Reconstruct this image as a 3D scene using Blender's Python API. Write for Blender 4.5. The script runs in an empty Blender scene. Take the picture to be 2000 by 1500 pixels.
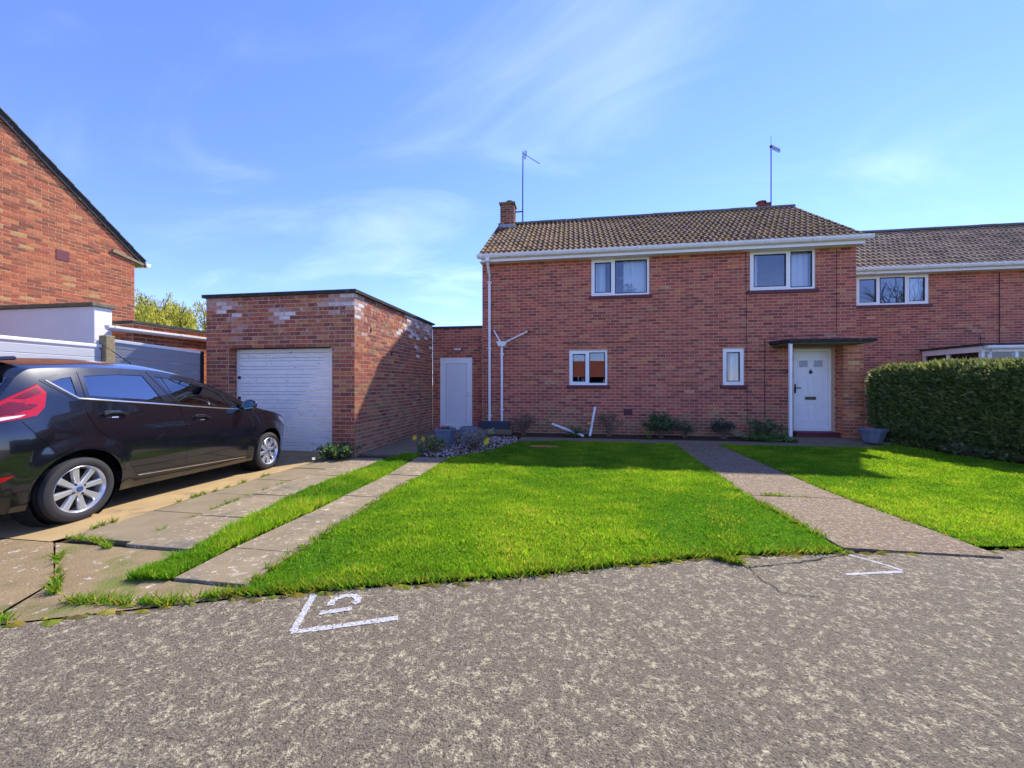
import bpy, bmesh, math, random
import numpy as np
from mathutils import Vector, Matrix
R=math.radians
random.seed(7); NR=np.random.default_rng(11)
S=bpy.context.scene; COL=S.collection
# ---------------------------------------------------------------- camera, sky, sun, exposure
TH=math.atan(115/750); HC=1.30; FP=750.0
cam=bpy.data.objects.new('camera',bpy.data.cameras.new('camera')); COL.objects.link(cam)
cam.data.sensor_width=36; cam.data.lens=13.5; cam.data.clip_start=.05; cam.data.clip_end=2000
cam.location=(0,0,HC); cam.rotation_euler=(R(90),0,TH); S.camera=cam
SUN_AZ=R(32); SUN_EL=R(46)          # azimuth from +Y towards +X
W=bpy.data.worlds.new('World'); S.world=W; W.use_nodes=True
wn=W.node_tree.nodes; wl=W.node_tree.links; wn.clear()
def WN(t): return wn.new(t)
sky=WN('ShaderNodeTexSky'); sky.sky_type='NISHITA'; sky.sun_disc=False
sky.sun_elevation=SUN_EL; sky.sun_rotation=SUN_AZ; sky.air_density=1.0; sky.dust_density=0; sky.ozone_density=5
tc=WN('ShaderNodeTexCoord'); sp=WN('ShaderNodeSeparateXYZ'); wl.new(tc.outputs['Generated'],sp.inputs[0])
zz=WN('ShaderNodeMath'); zz.operation='MAXIMUM'; zz.inputs[1].default_value=.03; wl.new(sp.outputs[2],zz.inputs[0])
za=WN('ShaderNodeMath'); za.operation='ADD'; za.inputs[1].default_value=.16; wl.new(zz.outputs[0],za.inputs[0])
dx=WN('ShaderNodeMath'); dx.operation='DIVIDE'; wl.new(sp.outputs[0],dx.inputs[0]); wl.new(za.outputs[0],dx.inputs[1])
dy=WN('ShaderNodeMath'); dy.operation='DIVIDE'; wl.new(sp.outputs[1],dy.inputs[0]); wl.new(za.outputs[0],dy.inputs[1])
cb=WN('ShaderNodeCombineXYZ'); wl.new(dx.outputs[0],cb.inputs[0]); wl.new(dy.outputs[0],cb.inputs[1])
mp=WN('ShaderNodeMapping'); mp.inputs['Scale'].default_value=(.75,1.5,1); mp.inputs['Rotation'].default_value=(0,0,.5); mp.inputs['Location'].default_value=(3.1,.4,0)
wl.new(cb.outputs[0],mp.inputs[0])
n1=WN('ShaderNodeTexNoise'); n1.inputs['Scale'].default_value=1.3; n1.inputs['Detail'].default_value=7; n1.inputs['Roughness'].default_value=.56; n1.inputs['Distortion'].default_value=.8
wl.new(mp.outputs[0],n1.inputs['Vector'])
mp2=WN('ShaderNodeMapping'); mp2.inputs['Location'].default_value=(2.0,.6,0); wl.new(cb.outputs[0],mp2.inputs[0])
n2=WN('ShaderNodeTexNoise'); n2.inputs['Scale'].default_value=1.1; n2.inputs['Detail'].default_value=2
wl.new(mp2.outputs[0],n2.inputs['Vector'])
mu=WN('ShaderNodeMath'); mu.operation='MULTIPLY_ADD'; mu.inputs[1].default_value=.7; wl.new(n2.outputs[0],mu.inputs[0]); wl.new(n1.outputs[0],mu.inputs[2])
cr=WN('ShaderNodeMapRange'); cr.interpolation_type='SMOOTHSTEP'; cr.inputs['From Min'].default_value=.80; cr.inputs['From Max'].default_value=1.2; cr.inputs['To Max'].default_value=.048
wl.new(mu.outputs[0],cr.inputs[0])
gr=WN('ShaderNodeMix'); gr.data_type='RGBA'; gr.blend_type='MULTIPLY'; gr.inputs[0].default_value=1; gr.inputs[7].default_value=(.385,.385,.595,1)
wl.new(sky.outputs[0],gr.inputs[6])
mx=WN('ShaderNodeMix'); mx.data_type='RGBA'; mx.inputs[7].default_value=(10.5,10.5,10.6,1)
wl.new(cr.outputs[0],mx.inputs[0]); wl.new(gr.outputs[2],mx.inputs[6])
bg=WN('ShaderNodeBackground'); bg.inputs[1].default_value=.15; wl.new(mx.outputs[2],bg.inputs[0])
wo=WN('ShaderNodeOutputWorld'); wl.new(bg.outputs[0],wo.inputs[0])
sd=bpy.data.lights.new('sun','SUN'); sd.energy=2.0; sd.angle=R(1.2); sd.color=(1,.94,.82)
so=bpy.data.objects.new('sun',sd); COL.objects.link(so); so.location=(10,20,30)
SV=Vector((math.sin(SUN_AZ)*math.cos(SUN_EL),math.cos(SUN_AZ)*math.cos(SUN_EL),math.sin(SUN_EL)))
so.rotation_euler=SV.to_track_quat('Z','Y').to_euler()
vs=S.view_settings; vs.view_transform='Standard'; vs.look='None'; vs.gamma=1; vs.exposure=1.95
try: vs.use_curve_mapping=False
except Exception: pass
S.cycles.max_bounces=8; S.cycles.transparent_max_bounces=16
# ---------------------------------------------------------------- pixel -> direction helpers (photo pixels, 2000 x 1500)
cT,sT=math.cos(TH),math.sin(TH)
def ray(u,v):
    a=(u-1000)/FP; return (-sT+a*cT,cT+a*sT,(750-v)/FP)
def onY(u,v,Y):
    d=ray(u,v); t=Y/d[1]; return (d[0]*t,HC+d[2]*t)
def gz(Y):
    k=min(1,max(0,(Y-2.8)/2.6)); k=k*k*(3-2*k); return .1*(1-k)
def gnd(u,v):
    d=ray(u,v); z=0
    for _ in range(30):
        t=(z-HC)/d[2]; z=gz(d[1]*t)
    return (d[0]*t,d[1]*t)
def depth(x,y): return -x*sT+y*cT
# ---------------------------------------------------------------- materials
def lin(c):
    return tuple(((v/255)/12.92 if v/255<=.04045 else ((v/255+.055)/1.055)**2.4) for v in c)
MATS={}
def mat(name,col,rough=.6,var=.2,scale=6,bump=0,bscale=60,metal=0,attr=False,col2=None,c2lo=.5,c2hi=.62,c2scale=20,c2detail=4,spec=.5,coat=0,trans=0,sub=0,c3=None,c3lo=.6,c3hi=.7,c3scale=3,stretch=None,band=None,rgh=.65):
    m=bpy.data.materials.new(name); m.use_nodes=True; MATS[name]=m
    nt=m.node_tree; N=nt.nodes; L=nt.links; b=N['Principled BSDF']
    geo=N.new('ShaderNodeNewGeometry'); vec=geo.outputs['Position']
    if stretch:
        mpn=N.new('ShaderNodeMapping'); mpn.inputs['Scale'].default_value=stretch; L.new(vec,mpn.inputs[0]); vec=mpn.outputs[0]
    def noise(s,d=4,r=.6):
        n=N.new('ShaderNodeTexNoise'); n.inputs['Scale'].default_value=s; n.inputs['Detail'].default_value=d; n.inputs['Roughness'].default_value=r; L.new(vec,n.inputs['Vector']); return n.outputs[0]
    if attr:
        a=N.new('ShaderNodeAttribute'); a.attribute_name='col'; cur=a.outputs['Color']
    else:
        c=N.new('ShaderNodeRGB'); c.outputs[0].default_value=(*col,1); cur=c.outputs[0]
    def mixin(cur,c,lo,hi,s,d,band=None):
        mr=N.new('ShaderNodeMapRange'); mr.interpolation_type='SMOOTHSTEP'; mr.inputs['From Min'].default_value=lo; mr.inputs['From Max'].default_value=hi; L.new(noise(s,d,rgh),mr.inputs[0])
        fo=mr.outputs[0]
        if band:
            sx=N.new('ShaderNodeSeparateXYZ'); L.new(geo.outputs['Position'],sx.inputs[0]); m2=N.new('ShaderNodeMapRange'); m2.inputs['From Min'].default_value=band[0]; m2.inputs['From Max'].default_value=band[1]; L.new(sx.outputs[2],m2.inputs[0])
            ml_=N.new('ShaderNodeMath'); ml_.operation='MULTIPLY'; L.new(fo,ml_.inputs[0]); L.new(m2.outputs[0],ml_.inputs[1]); fo=ml_.outputs[0]
        x=N.new('ShaderNodeMix'); x.data_type='RGBA'; L.new(fo,x.inputs[0]); L.new(cur,x.inputs[6]); x.inputs[7].default_value=(*c,1); return x.outputs[2]
    if col2: cur=mixin(cur,col2,c2lo,c2hi,c2scale,c2detail,band)
    if c3: cur=mixin(cur,c3,c3lo,c3hi,c3scale,5)
    if var:
        mr=N.new('ShaderNodeMapRange'); mr.inputs['From Min'].default_value=.25; mr.inputs['From Max'].default_value=.75; mr.inputs['To Min'].default_value=1-var; mr.inputs['To Max'].default_value=1+var; L.new(noise(scale),mr.inputs[0])
        x=N.new('ShaderNodeMix'); x.data_type='RGBA'; x.blend_type='MULTIPLY'; x.inputs[0].default_value=1; L.new(cur,x.inputs[6]); L.new(mr.outputs[0],x.inputs[7]); cur=x.outputs[2]
    L.new(cur,b.inputs['Base Color']); b.inputs['Roughness'].default_value=rough; b.inputs['Metallic'].default_value=metal
    b.inputs['Specular IOR Level'].default_value=spec
    if coat: b.inputs['Coat Weight'].default_value=coat; b.inputs['Coat Roughness'].default_value=.03
    if trans: b.inputs['Transmission Weight'].default_value=trans
    if bump:
        bp=N.new('ShaderNodeBump'); bp.inputs['Strength'].default_value=bump; bp.inputs['Distance'].default_value=.02; L.new(noise(bscale,5),bp.inputs['Height']); L.new(bp.outputs[0],b.inputs['Normal'])
    return m
def foliage(name,tr=.45,spec=.06):
    m=bpy.data.materials.new(name); m.use_nodes=True; MATS[name]=m; nt=m.node_tree; N=nt.nodes; L=nt.links; N.clear()
    o=N.new('ShaderNodeOutputMaterial'); at=N.new('ShaderNodeAttribute'); at.attribute_name='col'
    d=N.new('ShaderNodeBsdfDiffuse'); t=N.new('ShaderNodeBsdfTranslucent'); g_=N.new('ShaderNodeBsdfGlossy'); g_.inputs['Roughness'].default_value=.45
    hs=N.new('ShaderNodeHueSaturation'); hs.inputs['Hue'].default_value=.485; hs.inputs['Value'].default_value=1.15; L.new(at.outputs['Color'],hs.inputs['Color'])
    L.new(at.outputs['Color'],d.inputs[0]); L.new(hs.outputs[0],t.inputs[0])
    x=N.new('ShaderNodeMixShader'); x.inputs[0].default_value=tr; L.new(d.outputs[0],x.inputs[1]); L.new(t.outputs[0],x.inputs[2])
    y=N.new('ShaderNodeMixShader'); y.inputs[0].default_value=spec; L.new(x.outputs[0],y.inputs[1]); L.new(g_.outputs[0],y.inputs[2]); L.new(y.outputs[0],o.inputs[0]); return m
def glass(name,tint,refl=.12,rough=.0):
    m=bpy.data.materials.new(name); m.use_nodes=True; nt=m.node_tree; N=nt.nodes; L=nt.links; N.clear()
    o=N.new('ShaderNodeOutputMaterial'); t=N.new('ShaderNodeBsdfTransparent'); t.inputs[0].default_value=(*tint,1)
    g=N.new('ShaderNodeBsdfGlossy'); g.inputs['Roughness'].default_value=rough; g.inputs[0].default_value=(.95,.97,1,1)
    f=N.new('ShaderNodeFresnel'); f.inputs[0].default_value=1.52
    nz=N.new('ShaderNodeTexNoise'); nz.inputs['Scale'].default_value=1.3; bp=N.new('ShaderNodeBump'); bp.inputs['Strength'].default_value=.012; L.new(nz.outputs[0],bp.inputs['Height']); L.new(bp.outputs[0],g.inputs['Normal'])
    a=N.new('ShaderNodeMath'); a.operation='ADD'; a.inputs[1].default_value=refl; a.use_clamp=True; L.new(f.outputs[0],a.inputs[0])
    x=N.new('ShaderNodeMixShader'); L.new(a.outputs[0],x.inputs[0]); L.new(t.outputs[0],x.inputs[1]); L.new(g.outputs[0],x.inputs[2]); L.new(x.outputs[0],o.inputs[0]); return m
# ---------------------------------------------------------------- mesh helpers
class MB:
    def __init__(s): s.v=[]; s.f=[]; s.c=[]
    def quad(s,pts,col=None):
        n=len(s.v); s.v+= [tuple(p) for p in pts]; s.f.append(tuple(range(n,n+len(pts)))); s.c.append(col)
    def hexa(s,p,col=None,skip=()):
        n=len(s.v); s.v+=[tuple(q) for q in p]
        for i,f in enumerate(((0,3,2,1),(4,5,6,7),(0,1,5,4),(1,2,6,5),(2,3,7,6),(3,0,4,7))):
            if i in skip: continue
            s.f.append(tuple(n+k for k in f)); s.c.append(col)
        return s
    def box(s,x0,x1,y0,y1,z0,z1,col=None):
        return s.hexa([(x0,y0,z0),(x1,y0,z0),(x1,y1,z0),(x0,y1,z0),(x0,y0,z1),(x1,y0,z1),(x1,y1,z1),(x0,y1,z1)],col)
    def tube(s,pts,rad,n=8,col=None,cap=True):
        pts=[Vector(p) for p in pts]; k=len(pts)
        if not hasattr(rad,'__len__'): rad=[rad]*k
        base=len(s.v)
        for i,p in enumerate(pts):
            d=(pts[min(i+1,k-1)]-pts[max(i-1,0)]).normalized()
            a=d.orthogonal().normalized() if abs(d.z)>.99 else d.cross(Vector((0,0,1))).normalized()
            b=d.cross(a)
            for j in range(n):
                t=2*math.pi*j/n; q=p+(a*math.cos(t)+b*math.sin(t))*rad[i]; s.v.append(tuple(q))
        for i in range(k-1):
            for j in range(n):
                a0=base+i*n+j; a1=base+i*n+(j+1)%n; s.f.append((a0,a1,a1+n,a0+n)); s.c.append(col)
        if cap:
            s.f.append(tuple(base+j for j in range(n))[::-1]); s.c.append(col)
            s.f.append(tuple(base+(k-1)*n+j for j in range(n))); s.c.append(col)
        return s
    def lathe(s,prof,n=24,axis='z',o=(0,0,0),col=None):
        base=len(s.v)
        for r,h in prof:
            for j in range(n):
                t=2*math.pi*j/n; a,b=r*math.cos(t),r*math.sin(t)
                p=(a,b,h) if axis=='z' else (h,a,b)
                s.v.append((o[0]+p[0],o[1]+p[1],o[2]+p[2]))
        for i in range(len(prof)-1):
            for j in range(n):
                a0=base+i*n+j; a1=base+i*n+(j+1)%n; s.f.append((a0,a1,a1+n,a0+n)); s.c.append(col)
        return s
    def build(s,name,m=None,parent=None,smooth=False,weld=False,bevel=0):
        me=bpy.data.meshes.new(name); me.from_pydata(s.v,[],s.f)
        if any(c is not None for c in s.c):
            at=me.attributes.new('col','FLOAT_COLOR','FACE')
            at.data.foreach_set('color',np.array([(*(c or (.5,.5,.5)),1) for c in s.c],dtype=np.float32).ravel())
        if weld or bevel:
            bm=bmesh.new(); bm.from_mesh(me); bmesh.ops.remove_doubles(bm,verts=bm.verts,dist=.0004)
            bmesh.ops.recalc_face_normals(bm,faces=bm.faces)
            if bevel: bmesh.ops.bevel(bm,geom=bm.edges,offset=bevel,segments=2,affect='EDGES',profile=.5,clamp_overlap=True)
            bm.to_mesh(me); bm.free()
        if smooth:
            me.polygons.foreach_set('use_smooth',[True]*len(me.polygons))
            try: me.set_sharp_from_angle(angle=R(38))
            except Exception: pass
        if m: me.materials.append(m if not isinstance(m,str) else MATS[m])
        o=bpy.data.objects.new(name,me); COL.objects.link(o)
        if parent: o.parent=parent
        return o
def empty(name,label,cat,loc=(0,0,0),rz=0,group=None):
    o=bpy.data.objects.new(name,None); COL.objects.link(o); o.location=loc; o.rotation_euler=(0,0,rz); o.empty_display_size=.2
    tag(o,label,cat,group); return o
def tag(o,label=None,cat=None,group=None,kind=None):
    if label:o['label']=label
    if cat:o['category']=cat
    if group:o['group']=group
    if kind:o['kind']=kind
    return o
def fast(name,V,F,C,m,parent=None):
    """big triangle / quad soup from numpy"""
    me=bpy.data.meshes.new(name); k=F.shape[1]; nf=len(F)
    me.vertices.add(len(V)); me.vertices.foreach_set('co',V.astype(np.float32).ravel())
    me.loops.add(nf*k); me.loops.foreach_set('vertex_index',F.astype(np.int32).ravel())
    me.polygons.add(nf); me.polygons.foreach_set('loop_start',np.arange(0,nf*k,k,dtype=np.int32)); 
    try: me.polygons.foreach_set('loop_total',np.full(nf,k,dtype=np.int32))
    except Exception: pass
    me.update(calc_edges=True)
    at=me.attributes.new('col','FLOAT_COLOR','FACE'); at.data.foreach_set('color',np.c_[C,np.ones(nf)].astype(np.float32).ravel())
    me.materials.append(MATS[m]); o=bpy.data.objects.new(name,me); COL.objects.link(o)
    if parent:o.parent=parent
    return o
def clipY(poly,y0,y1):
    def cl(p,f):
        out=[]
        for i in range(len(p)):
            a,b=p[i-1],p[i]; fa,fb=f(a),f(b)
            if fa*fb<0:
                t=fa/(fa-fb); out.append((a[0]+(b[0]-a[0])*t,a[1]+(b[1]-a[1])*t))
            if fb>=0: out.append(b)
        return out
    p=cl(poly,lambda q:q[1]-y0)
    return cl(p,lambda q:y1-q[1]) if p else p
def sheet(name,poly,dz,m,parent=None,kind='structure',depthz=0):
    mb=MB(); ys=[p[1] for p in poly]; lo,hi=min(ys),max(ys)
    br=[lo]+[2.8+.1*i for i in range(27) if lo<2.8+.1*i<hi]+[hi]
    for a,b in zip(br[:-1],br[1:]):
        p=clipY(poly,a,b)
        if len(p)>=3: mb.quad([(x,y,gz(y)+dz) for x,y in p])
    if depthz:
        n=len(poly)
        for i in range(n):
            a,b=poly[i-1],poly[i]; mb.quad([(*a,gz(a[1])+dz-depthz),(*b,gz(b[1])+dz-depthz),(*b,gz(b[1])+dz),(*a,gz(a[1])+dz)])
    o=mb.build(name,m,parent,weld=True)
    for p in o.data.polygons: 
        if p.normal.z<-.5: p.flip()
    if kind: o['kind']=kind
    return o
# ---------------------------------------------------------------- material library
mat('asphalt',lin((126,112,92)),.92,.34,140,1.0,120,col2=lin((204,190,152)),c2lo=.495,c2hi=.60,c2scale=24,c2detail=14,rgh=.86,c3=lin((80,69,58)),c3lo=.51,c3hi=.60,c3scale=60)
mat('concrete',lin((164,138,94)),.9,.16,5,.35,120,col2=lin((120,104,80)),c2lo=.52,c2hi=.7,c2scale=1.7)
mat('apron',lin((136,116,82)),.9,.2,6,.6,110,col2=lin((182,170,156)),c2lo=.6,c2hi=.68,c2scale=14,c3=lin((104,108,44)),c3lo=.50,c3hi=.64,c3scale=3.2)
mat('slab',lin((134,118,90)),.9,.2,4,.4,140,col2=lin((196,188,174)),c2lo=.545,c2hi=.63,c2scale=16,c2detail=12,rgh=.82,c3=lin((98,92,84)),c3lo=.5,c3hi=.7,c3scale=1.6)
mat('slab_plain',lin((128,113,86)),.9,.18,4,.3,140,col2=lin((180,174,164)),c2lo=.66,c2hi=.72,c2scale=20)
mat('aggregate',lin((122,102,78)),.85,.3,90,.9,150,col2=lin((192,170,138)),c2lo=.50,c2hi=.59,c2scale=34,c2detail=12,rgh=.84,c3=lin((104,100,48)),c3lo=.60,c3hi=.72,c3scale=4)
mat('earth',lin((190,118,62)),.95,.25,14,.6,60)
mat('seam2',lin((40,36,32)),1,.2,20)
mat('soil',lin((84,68,54)),1,.3,9,.9,60,spec=.05,col2=lin((120,100,78)),c2lo=.55,c2hi=.7,c2scale=14)
mat('turf',lin((84,116,34)),1,.35,7,.3,50,spec=0)
mat('ground_far',lin((84,104,48)),.95,.3,.4,.3,6)
foliage('grass',.5,.012); foliage('leaf',.4,.04); mat('moss',(.1,.1,.02),1,.2,30,attr=True,spec=0)
mat('stalk',lin((84,124,50)),.6,.2,20)
mat('twig',lin((128,104,84)),.9,.3,20,.5,90)
mat('bark',lin((92,76,56)),.95,.3,8,.8,30)
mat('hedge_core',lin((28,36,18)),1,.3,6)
mat('brick',(.3,.1,.08),.9,.22,14,.5,150,attr=True,spec=.25)
mat('brick_bloom',(.3,.1,.08),.9,.25,14,.5,150,attr=True,spec=.25,col2=lin((222,210,204)),c2lo=.525,c2hi=.66,c2scale=9,c2detail=10,rgh=.8,band=(1.8,2.75))
mat('brick_lichen',(.3,.1,.08),.9,.22,14,.5,150,attr=True,spec=.25,col2=lin((176,170,104)),c2lo=.66,c2hi=.78,c2scale=1.6,c2detail=7)
mat('mortar',lin((212,172,142)),.95,.15,10,.5,120)
mat('mortar_grey',lin((196,168,144)),.95,.2,8,.5,120)
mat('mortar_warm',lin((208,174,138)),.95,.15,10,.5,120)
mat('upvc',lin((246,243,238)),.35,.04,4)
mat('upvc_grimy',lin((238,234,228)),.5,.06,6,col2=lin((120,122,112)),c2lo=.58,c2hi=.72,c2scale=9,c2detail=7,stretch=(1,1,2.5))
mat('gasket',lin((26,28,34)),.5,.1,8)
mat('maroon',lin((104,40,48)),.55,.15,12)
mat('lead',lin((150,154,160)),.6,.2,9,.2,40)
mat('felt',lin((62,62,60)),.95,.3,12,.5,80,col2=lin((112,108,84)),c2lo=.56,c2hi=.7,c2scale=9)
mat('felt_dark',lin((50,48,46)),.95,.35,14,.6,80,col2=lin((84,82,70)),c2lo=.58,c2hi=.7,c2scale=12)
mat('felt_tan',lin((122,112,88)),.95,.3,12,.5,80)
mat('tile',(.2,.12,.09),.9,.3,18,.5,110,attr=True,spec=.2,col2=lin((150,124,40)),c2lo=.50,c2hi=.64,c2scale=8,c2detail=8)
mat('tile_plain',(.2,.12,.09),.9,.25,18,.4,110,attr=True,spec=.2,col2=lin((140,128,88)),c2lo=.56,c2hi=.74,c2scale=3,c2detail=7)
mat('ridge',lin((112,104,94)),.95,.25,9,.5,60)
mat('terracotta',lin((138,72,54)),.85,.2,12,.3,60)
mat('aerial_grey',lin((48,50,58)),.7,.2,10)
mat('aerial_rust',lin((110,56,50)),.8,.3,25)
mat('old_paint',lin((244,240,232)),.55,.09,5,.35,22,col2=lin((120,116,112)),c2lo=.635,c2hi=.66,c2scale=9,c2detail=9,stretch=(1,1,3.2))
mat('door_white',lin((246,243,238)),.35,.03,4)
mat('door_panel',lin((232,230,228)),.4,.03,4)
mat('door_light',lin((150,158,166)),.15,.3,40)
mat('iron',lin((58,52,52)),.5,.2,20,metal=.4)
mat('brass',lin((110,100,74)),.45,.2,20,metal=.6)
mat('plastic_grey',lin((112,120,134)),.55,.12,7,.1,60)
mat('plastic_dark',lin((70,72,88)),.6,.12,7)
mat('render_white',lin((238,234,230)),.9,.05,2,.15,90)
mat('board_light',lin((186,186,190)),.45,.06,3,stretch=(1,1,6))
mat('board_shaded',lin((138,140,148)),.45,.08,3,stretch=(1,1,6))  # darker copy of the pale boards; shade on the right fence put into its colour
mat('board_white',lin((228,228,228)),.4,.04,3)
mat('concrete_post',lin((150,136,104)),.95,.3,30,.8,90)
mat('curtain',lin((232,234,232)),.9,.05,4,.1,20)
mat('room',lin((150,150,150)),.9,.05,2)
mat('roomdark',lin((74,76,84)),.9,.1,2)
mat('paint_white',lin((206,204,202)),.85,.2,30,.9,130,col2=lin((112,98,80)),c2lo=.50,c2hi=.60,c2scale=60,c2detail=8,rgh=.8)
mat('flower',(.8,.6,.02),.5,.0,attr=True)
mat('car_paint',lin((17,17,24)),.16,.0,coat=1.0)
mat('car_trim',lin((20,21,24)),.4,.1,30)
mat('seam',lin((8,8,10)),1,.0,spec=0)
mat('rubber',lin((40,39,41)),.75,.15,30,.3,160)
mat('alloy',lin((214,216,222)),.28,.05,20,metal=.75)
mat('disc',lin((60,56,56)),.5,.2,30,metal=.6)
mat('chrome',lin((226,228,232)),.12,.0,metal=1.0)
mat('tail_red',lin((176,8,22)),.2,.25,45,coat=.25)
mat('tail_dark',lin((110,6,16)),.2,.3,60,coat=.25)
mat('tail_clear',lin((220,214,214)),.15,.1,30,coat=1)
mat('badge_blue',lin((44,78,132)),.3,.1,40)
mat('seat',lin((50,50,54)),.9,.15,20)
mat('mirror_glass',lin((150,196,214)),.05,.05,5,metal=.9)
MATS['pane']=glass('pane',(.92,.95,.97),.04); MATS['car_glass']=glass('car_glass',(.68,.76,.72),.12); MATS['car_glass_dark']=glass('car_glass_dark',(.36,.39,.38),.22)
MATS['frosted']=glass('frosted',(.8,.84,.86),.2,.2)
# ================================================================ GROUND
EDGE=[(-500,1275),(-200,1246),(0,1222),(240,1195),(480,1168),(700,1150),(1000,1130),(1200,1108),(1400,1088),(1650,1082),(1915,1076),(2000,1072),(2300,1062)]
RE=[gnd(*p) for p in EDGE]; RE=[(-9,RE[0][1]-1.6)]+RE+[(9.0,4.75),(16,6.0)]
def road_y(x):
    for a,b in zip(RE[:-1],RE[1:]):
        if a[0]<=x<=b[0]: return a[1]+(b[1]-a[1])*(x-a[0])/(b[0]-a[0])
    return 2
mbg=MB(); mbg.quad([(-300,-300,-.12),(300,-300,-.12),(300,300,-.12),(-300,300,-.12)]); tag(mbg.build('ground','ground_far'),kind='structure')
sheet('road',[(-9,-9),(16,-9)]+RE[::-1],0,'asphalt')
sheet('garden_soil',RE+[(16,13.2),(7.4,13.2),(7.4,10.4),(-3.5,10.6),(-9,10.6)],-.03,'soil')
DR=[gnd(*p) for p in ((640,893),(520,930),(400,967),(265,1010),(135,1050))]
sheet('driveway',[(-7.5,6.9),(-7.5,2.348),(-3.9,2.348)]+[(p[0],p[1]) for p in DR[::-1]]+[(-4.3,6.9)],.006,'concrete')
AP=[(-7.5,2.34),(-7.5,road_y(-7.5)+.02),(-4,road_y(-4)+.02),(-2.9,road_y(-2.9)+.02),(-3.1,1.88),(-3.86,2.34)]
sheet('driveway_apron',AP,.004,'apron')
sheet('garden_apron',[(-3.852,2.348),(-3.088,1.878),(-2.885,road_y(-2.885)+.02),(-1.9,road_y(-1.9)+.02),(-1.9,1.98),(-2.45,2.0),(-2.7,2.36)],.0,'apron')
# paving slabs left of the lawn
def slab(parent,poly,dz,m='slab'):
    cx=sum(p[0] for p in poly)/4; cy=sum(p[1] for p in poly)/4; q=[(cx+(x-cx)*.985,cy+(y-cy)*.988) for x,y in poly]
    tl=random.uniform(-.006,.006); tx=random.uniform(-.008,.008); mb=MB()
    zt=lambda x,y:gz(y)+dz+tl*(y-cy)+tx*(x-cx)
    mb.hexa([(x,y,zt(x,y)-.05) for x,y in q]+[(x,y,zt(x,y)) for x,y in q]); mb.build('paving_slab',m,parent,bevel=.006)
pathA=MB(); side=sheet('side_paving',[(-4.28,6.4),(-3.9,2.3),(-2.62,1.96),(-3.0,4.2),(-3.1,6.4)],-.02,'soil')
lx=lambda y:np.interp(y,[2.44,2.9,3.68,4.78,6.24],[-3.86,-3.87,-3.98,-4.19,-4.26])
rx=lambda y:np.interp(y,[1.95,2.4,2.95,4.16,6.1],[-2.70,-2.70,-2.82,-3.10,-3.18])
for i,(a,b) in enumerate(((2.42,3.05),(3.05,3.72),(3.72,4.5),(4.5,5.3),(5.3,6.25))):
    ml=lambda y:lx(y)*.48+rx(y)*.52
    slab(side,[(lx(a)+.02,a),(ml(a),a),(ml(b),b),(lx(b)+.02,b)],.016,'slab_plain')
for i,(a,b) in enumerate(((2.36,3.0),(3.0,3.74),(3.74,4.9),(4.9,6.2))):
    slab(side,[(ml(a)+.01,a),(rx(a),a),(rx(b),b),(ml(b)+.01,b)],.02,'slab')
slabp=sheet('slab_path',[(-2.6,1.98),(-1.86,1.98),(-2.1,6.6),(-2.72,6.7)],-.015,'soil')
lb=lambda y:np.interp(y,[1.97,2.66,3.15,4.43,6.7],[-2.40,-2.42,-2.38,-2.5,-2.7]); rb=lambda y:np.interp(y,[1.98,3.07,4.8,6.6],[-1.90,-1.93,-2.09,-2.12])
for a,b in ((2.0,2.44),(2.44,3.2),(3.2,3.87),(3.87,5.1),(5.1,6.45)):
    slab(slabp,[(lb(a),a),(rb(a),a),(rb(b),b),(lb(b),b)],.018)
# right hand path: cast aggregate bays
gp=sheet('garden_path',[(1.93,road_y(1.95)+.02),(2.97,road_y(2.95)+.02),(3.1,8.75),(2.2,8.75)],-.012,'soil')
pl=lambda y:np.interp(y,[3.05,4.4,8.75],[1.955,1.99,2.225]); pr=lambda y:np.interp(y,[3.25,4.9,8.75],[2.945,3.03,3.09])
for a,b in ((3.13,4.75),(4.77,6.6),(6.62,8.72)):
    q=[(pl(a),a),(pr(a),a+.08 if a<4 else a),(pr(b),b),(pl(b),b)]
    mb=MB(); br=[a]+[2.8+.2*i for i in range(14) if a+.1<2.8+.2*i<b]+[b]
    for y0,y1 in zip(br[:-1],br[1:]):
        mb.hexa([(pl(y0),y0,gz(y0)-.05),(pr(y0),y0,gz(y0)-.05),(pr(y1),y1,gz(y1)-.05),(pl(y1),y1,gz(y1)-.05),(pl(y0),y0,gz(y0)+.014),(pr(y0),y0,gz(y0)+.014),(pr(y1),y1,gz(y1)+.014),(pl(y1),y1,gz(y1)+.014)])
    mb.build('path_bay','aggregate',gp,weld=True)
# path along the house front
mb=MB().box(-1.2,6.6,8.82,9.28,-.05,.012); tag(mb.build('house_path','slab_plain',bevel=.008),kind='structure')
mb=MB().box(4.95,7.3,9.3,10.1,-.05,.055); tag(mb.build('porch_slab','slab_plain',bevel=.01),kind='structure')
mb=MB().box(-3.85,-2.75,6.6,10.4,-.05,.01); tag(mb.build('side_path','slab_plain',bevel=.008),kind='structure')
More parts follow.
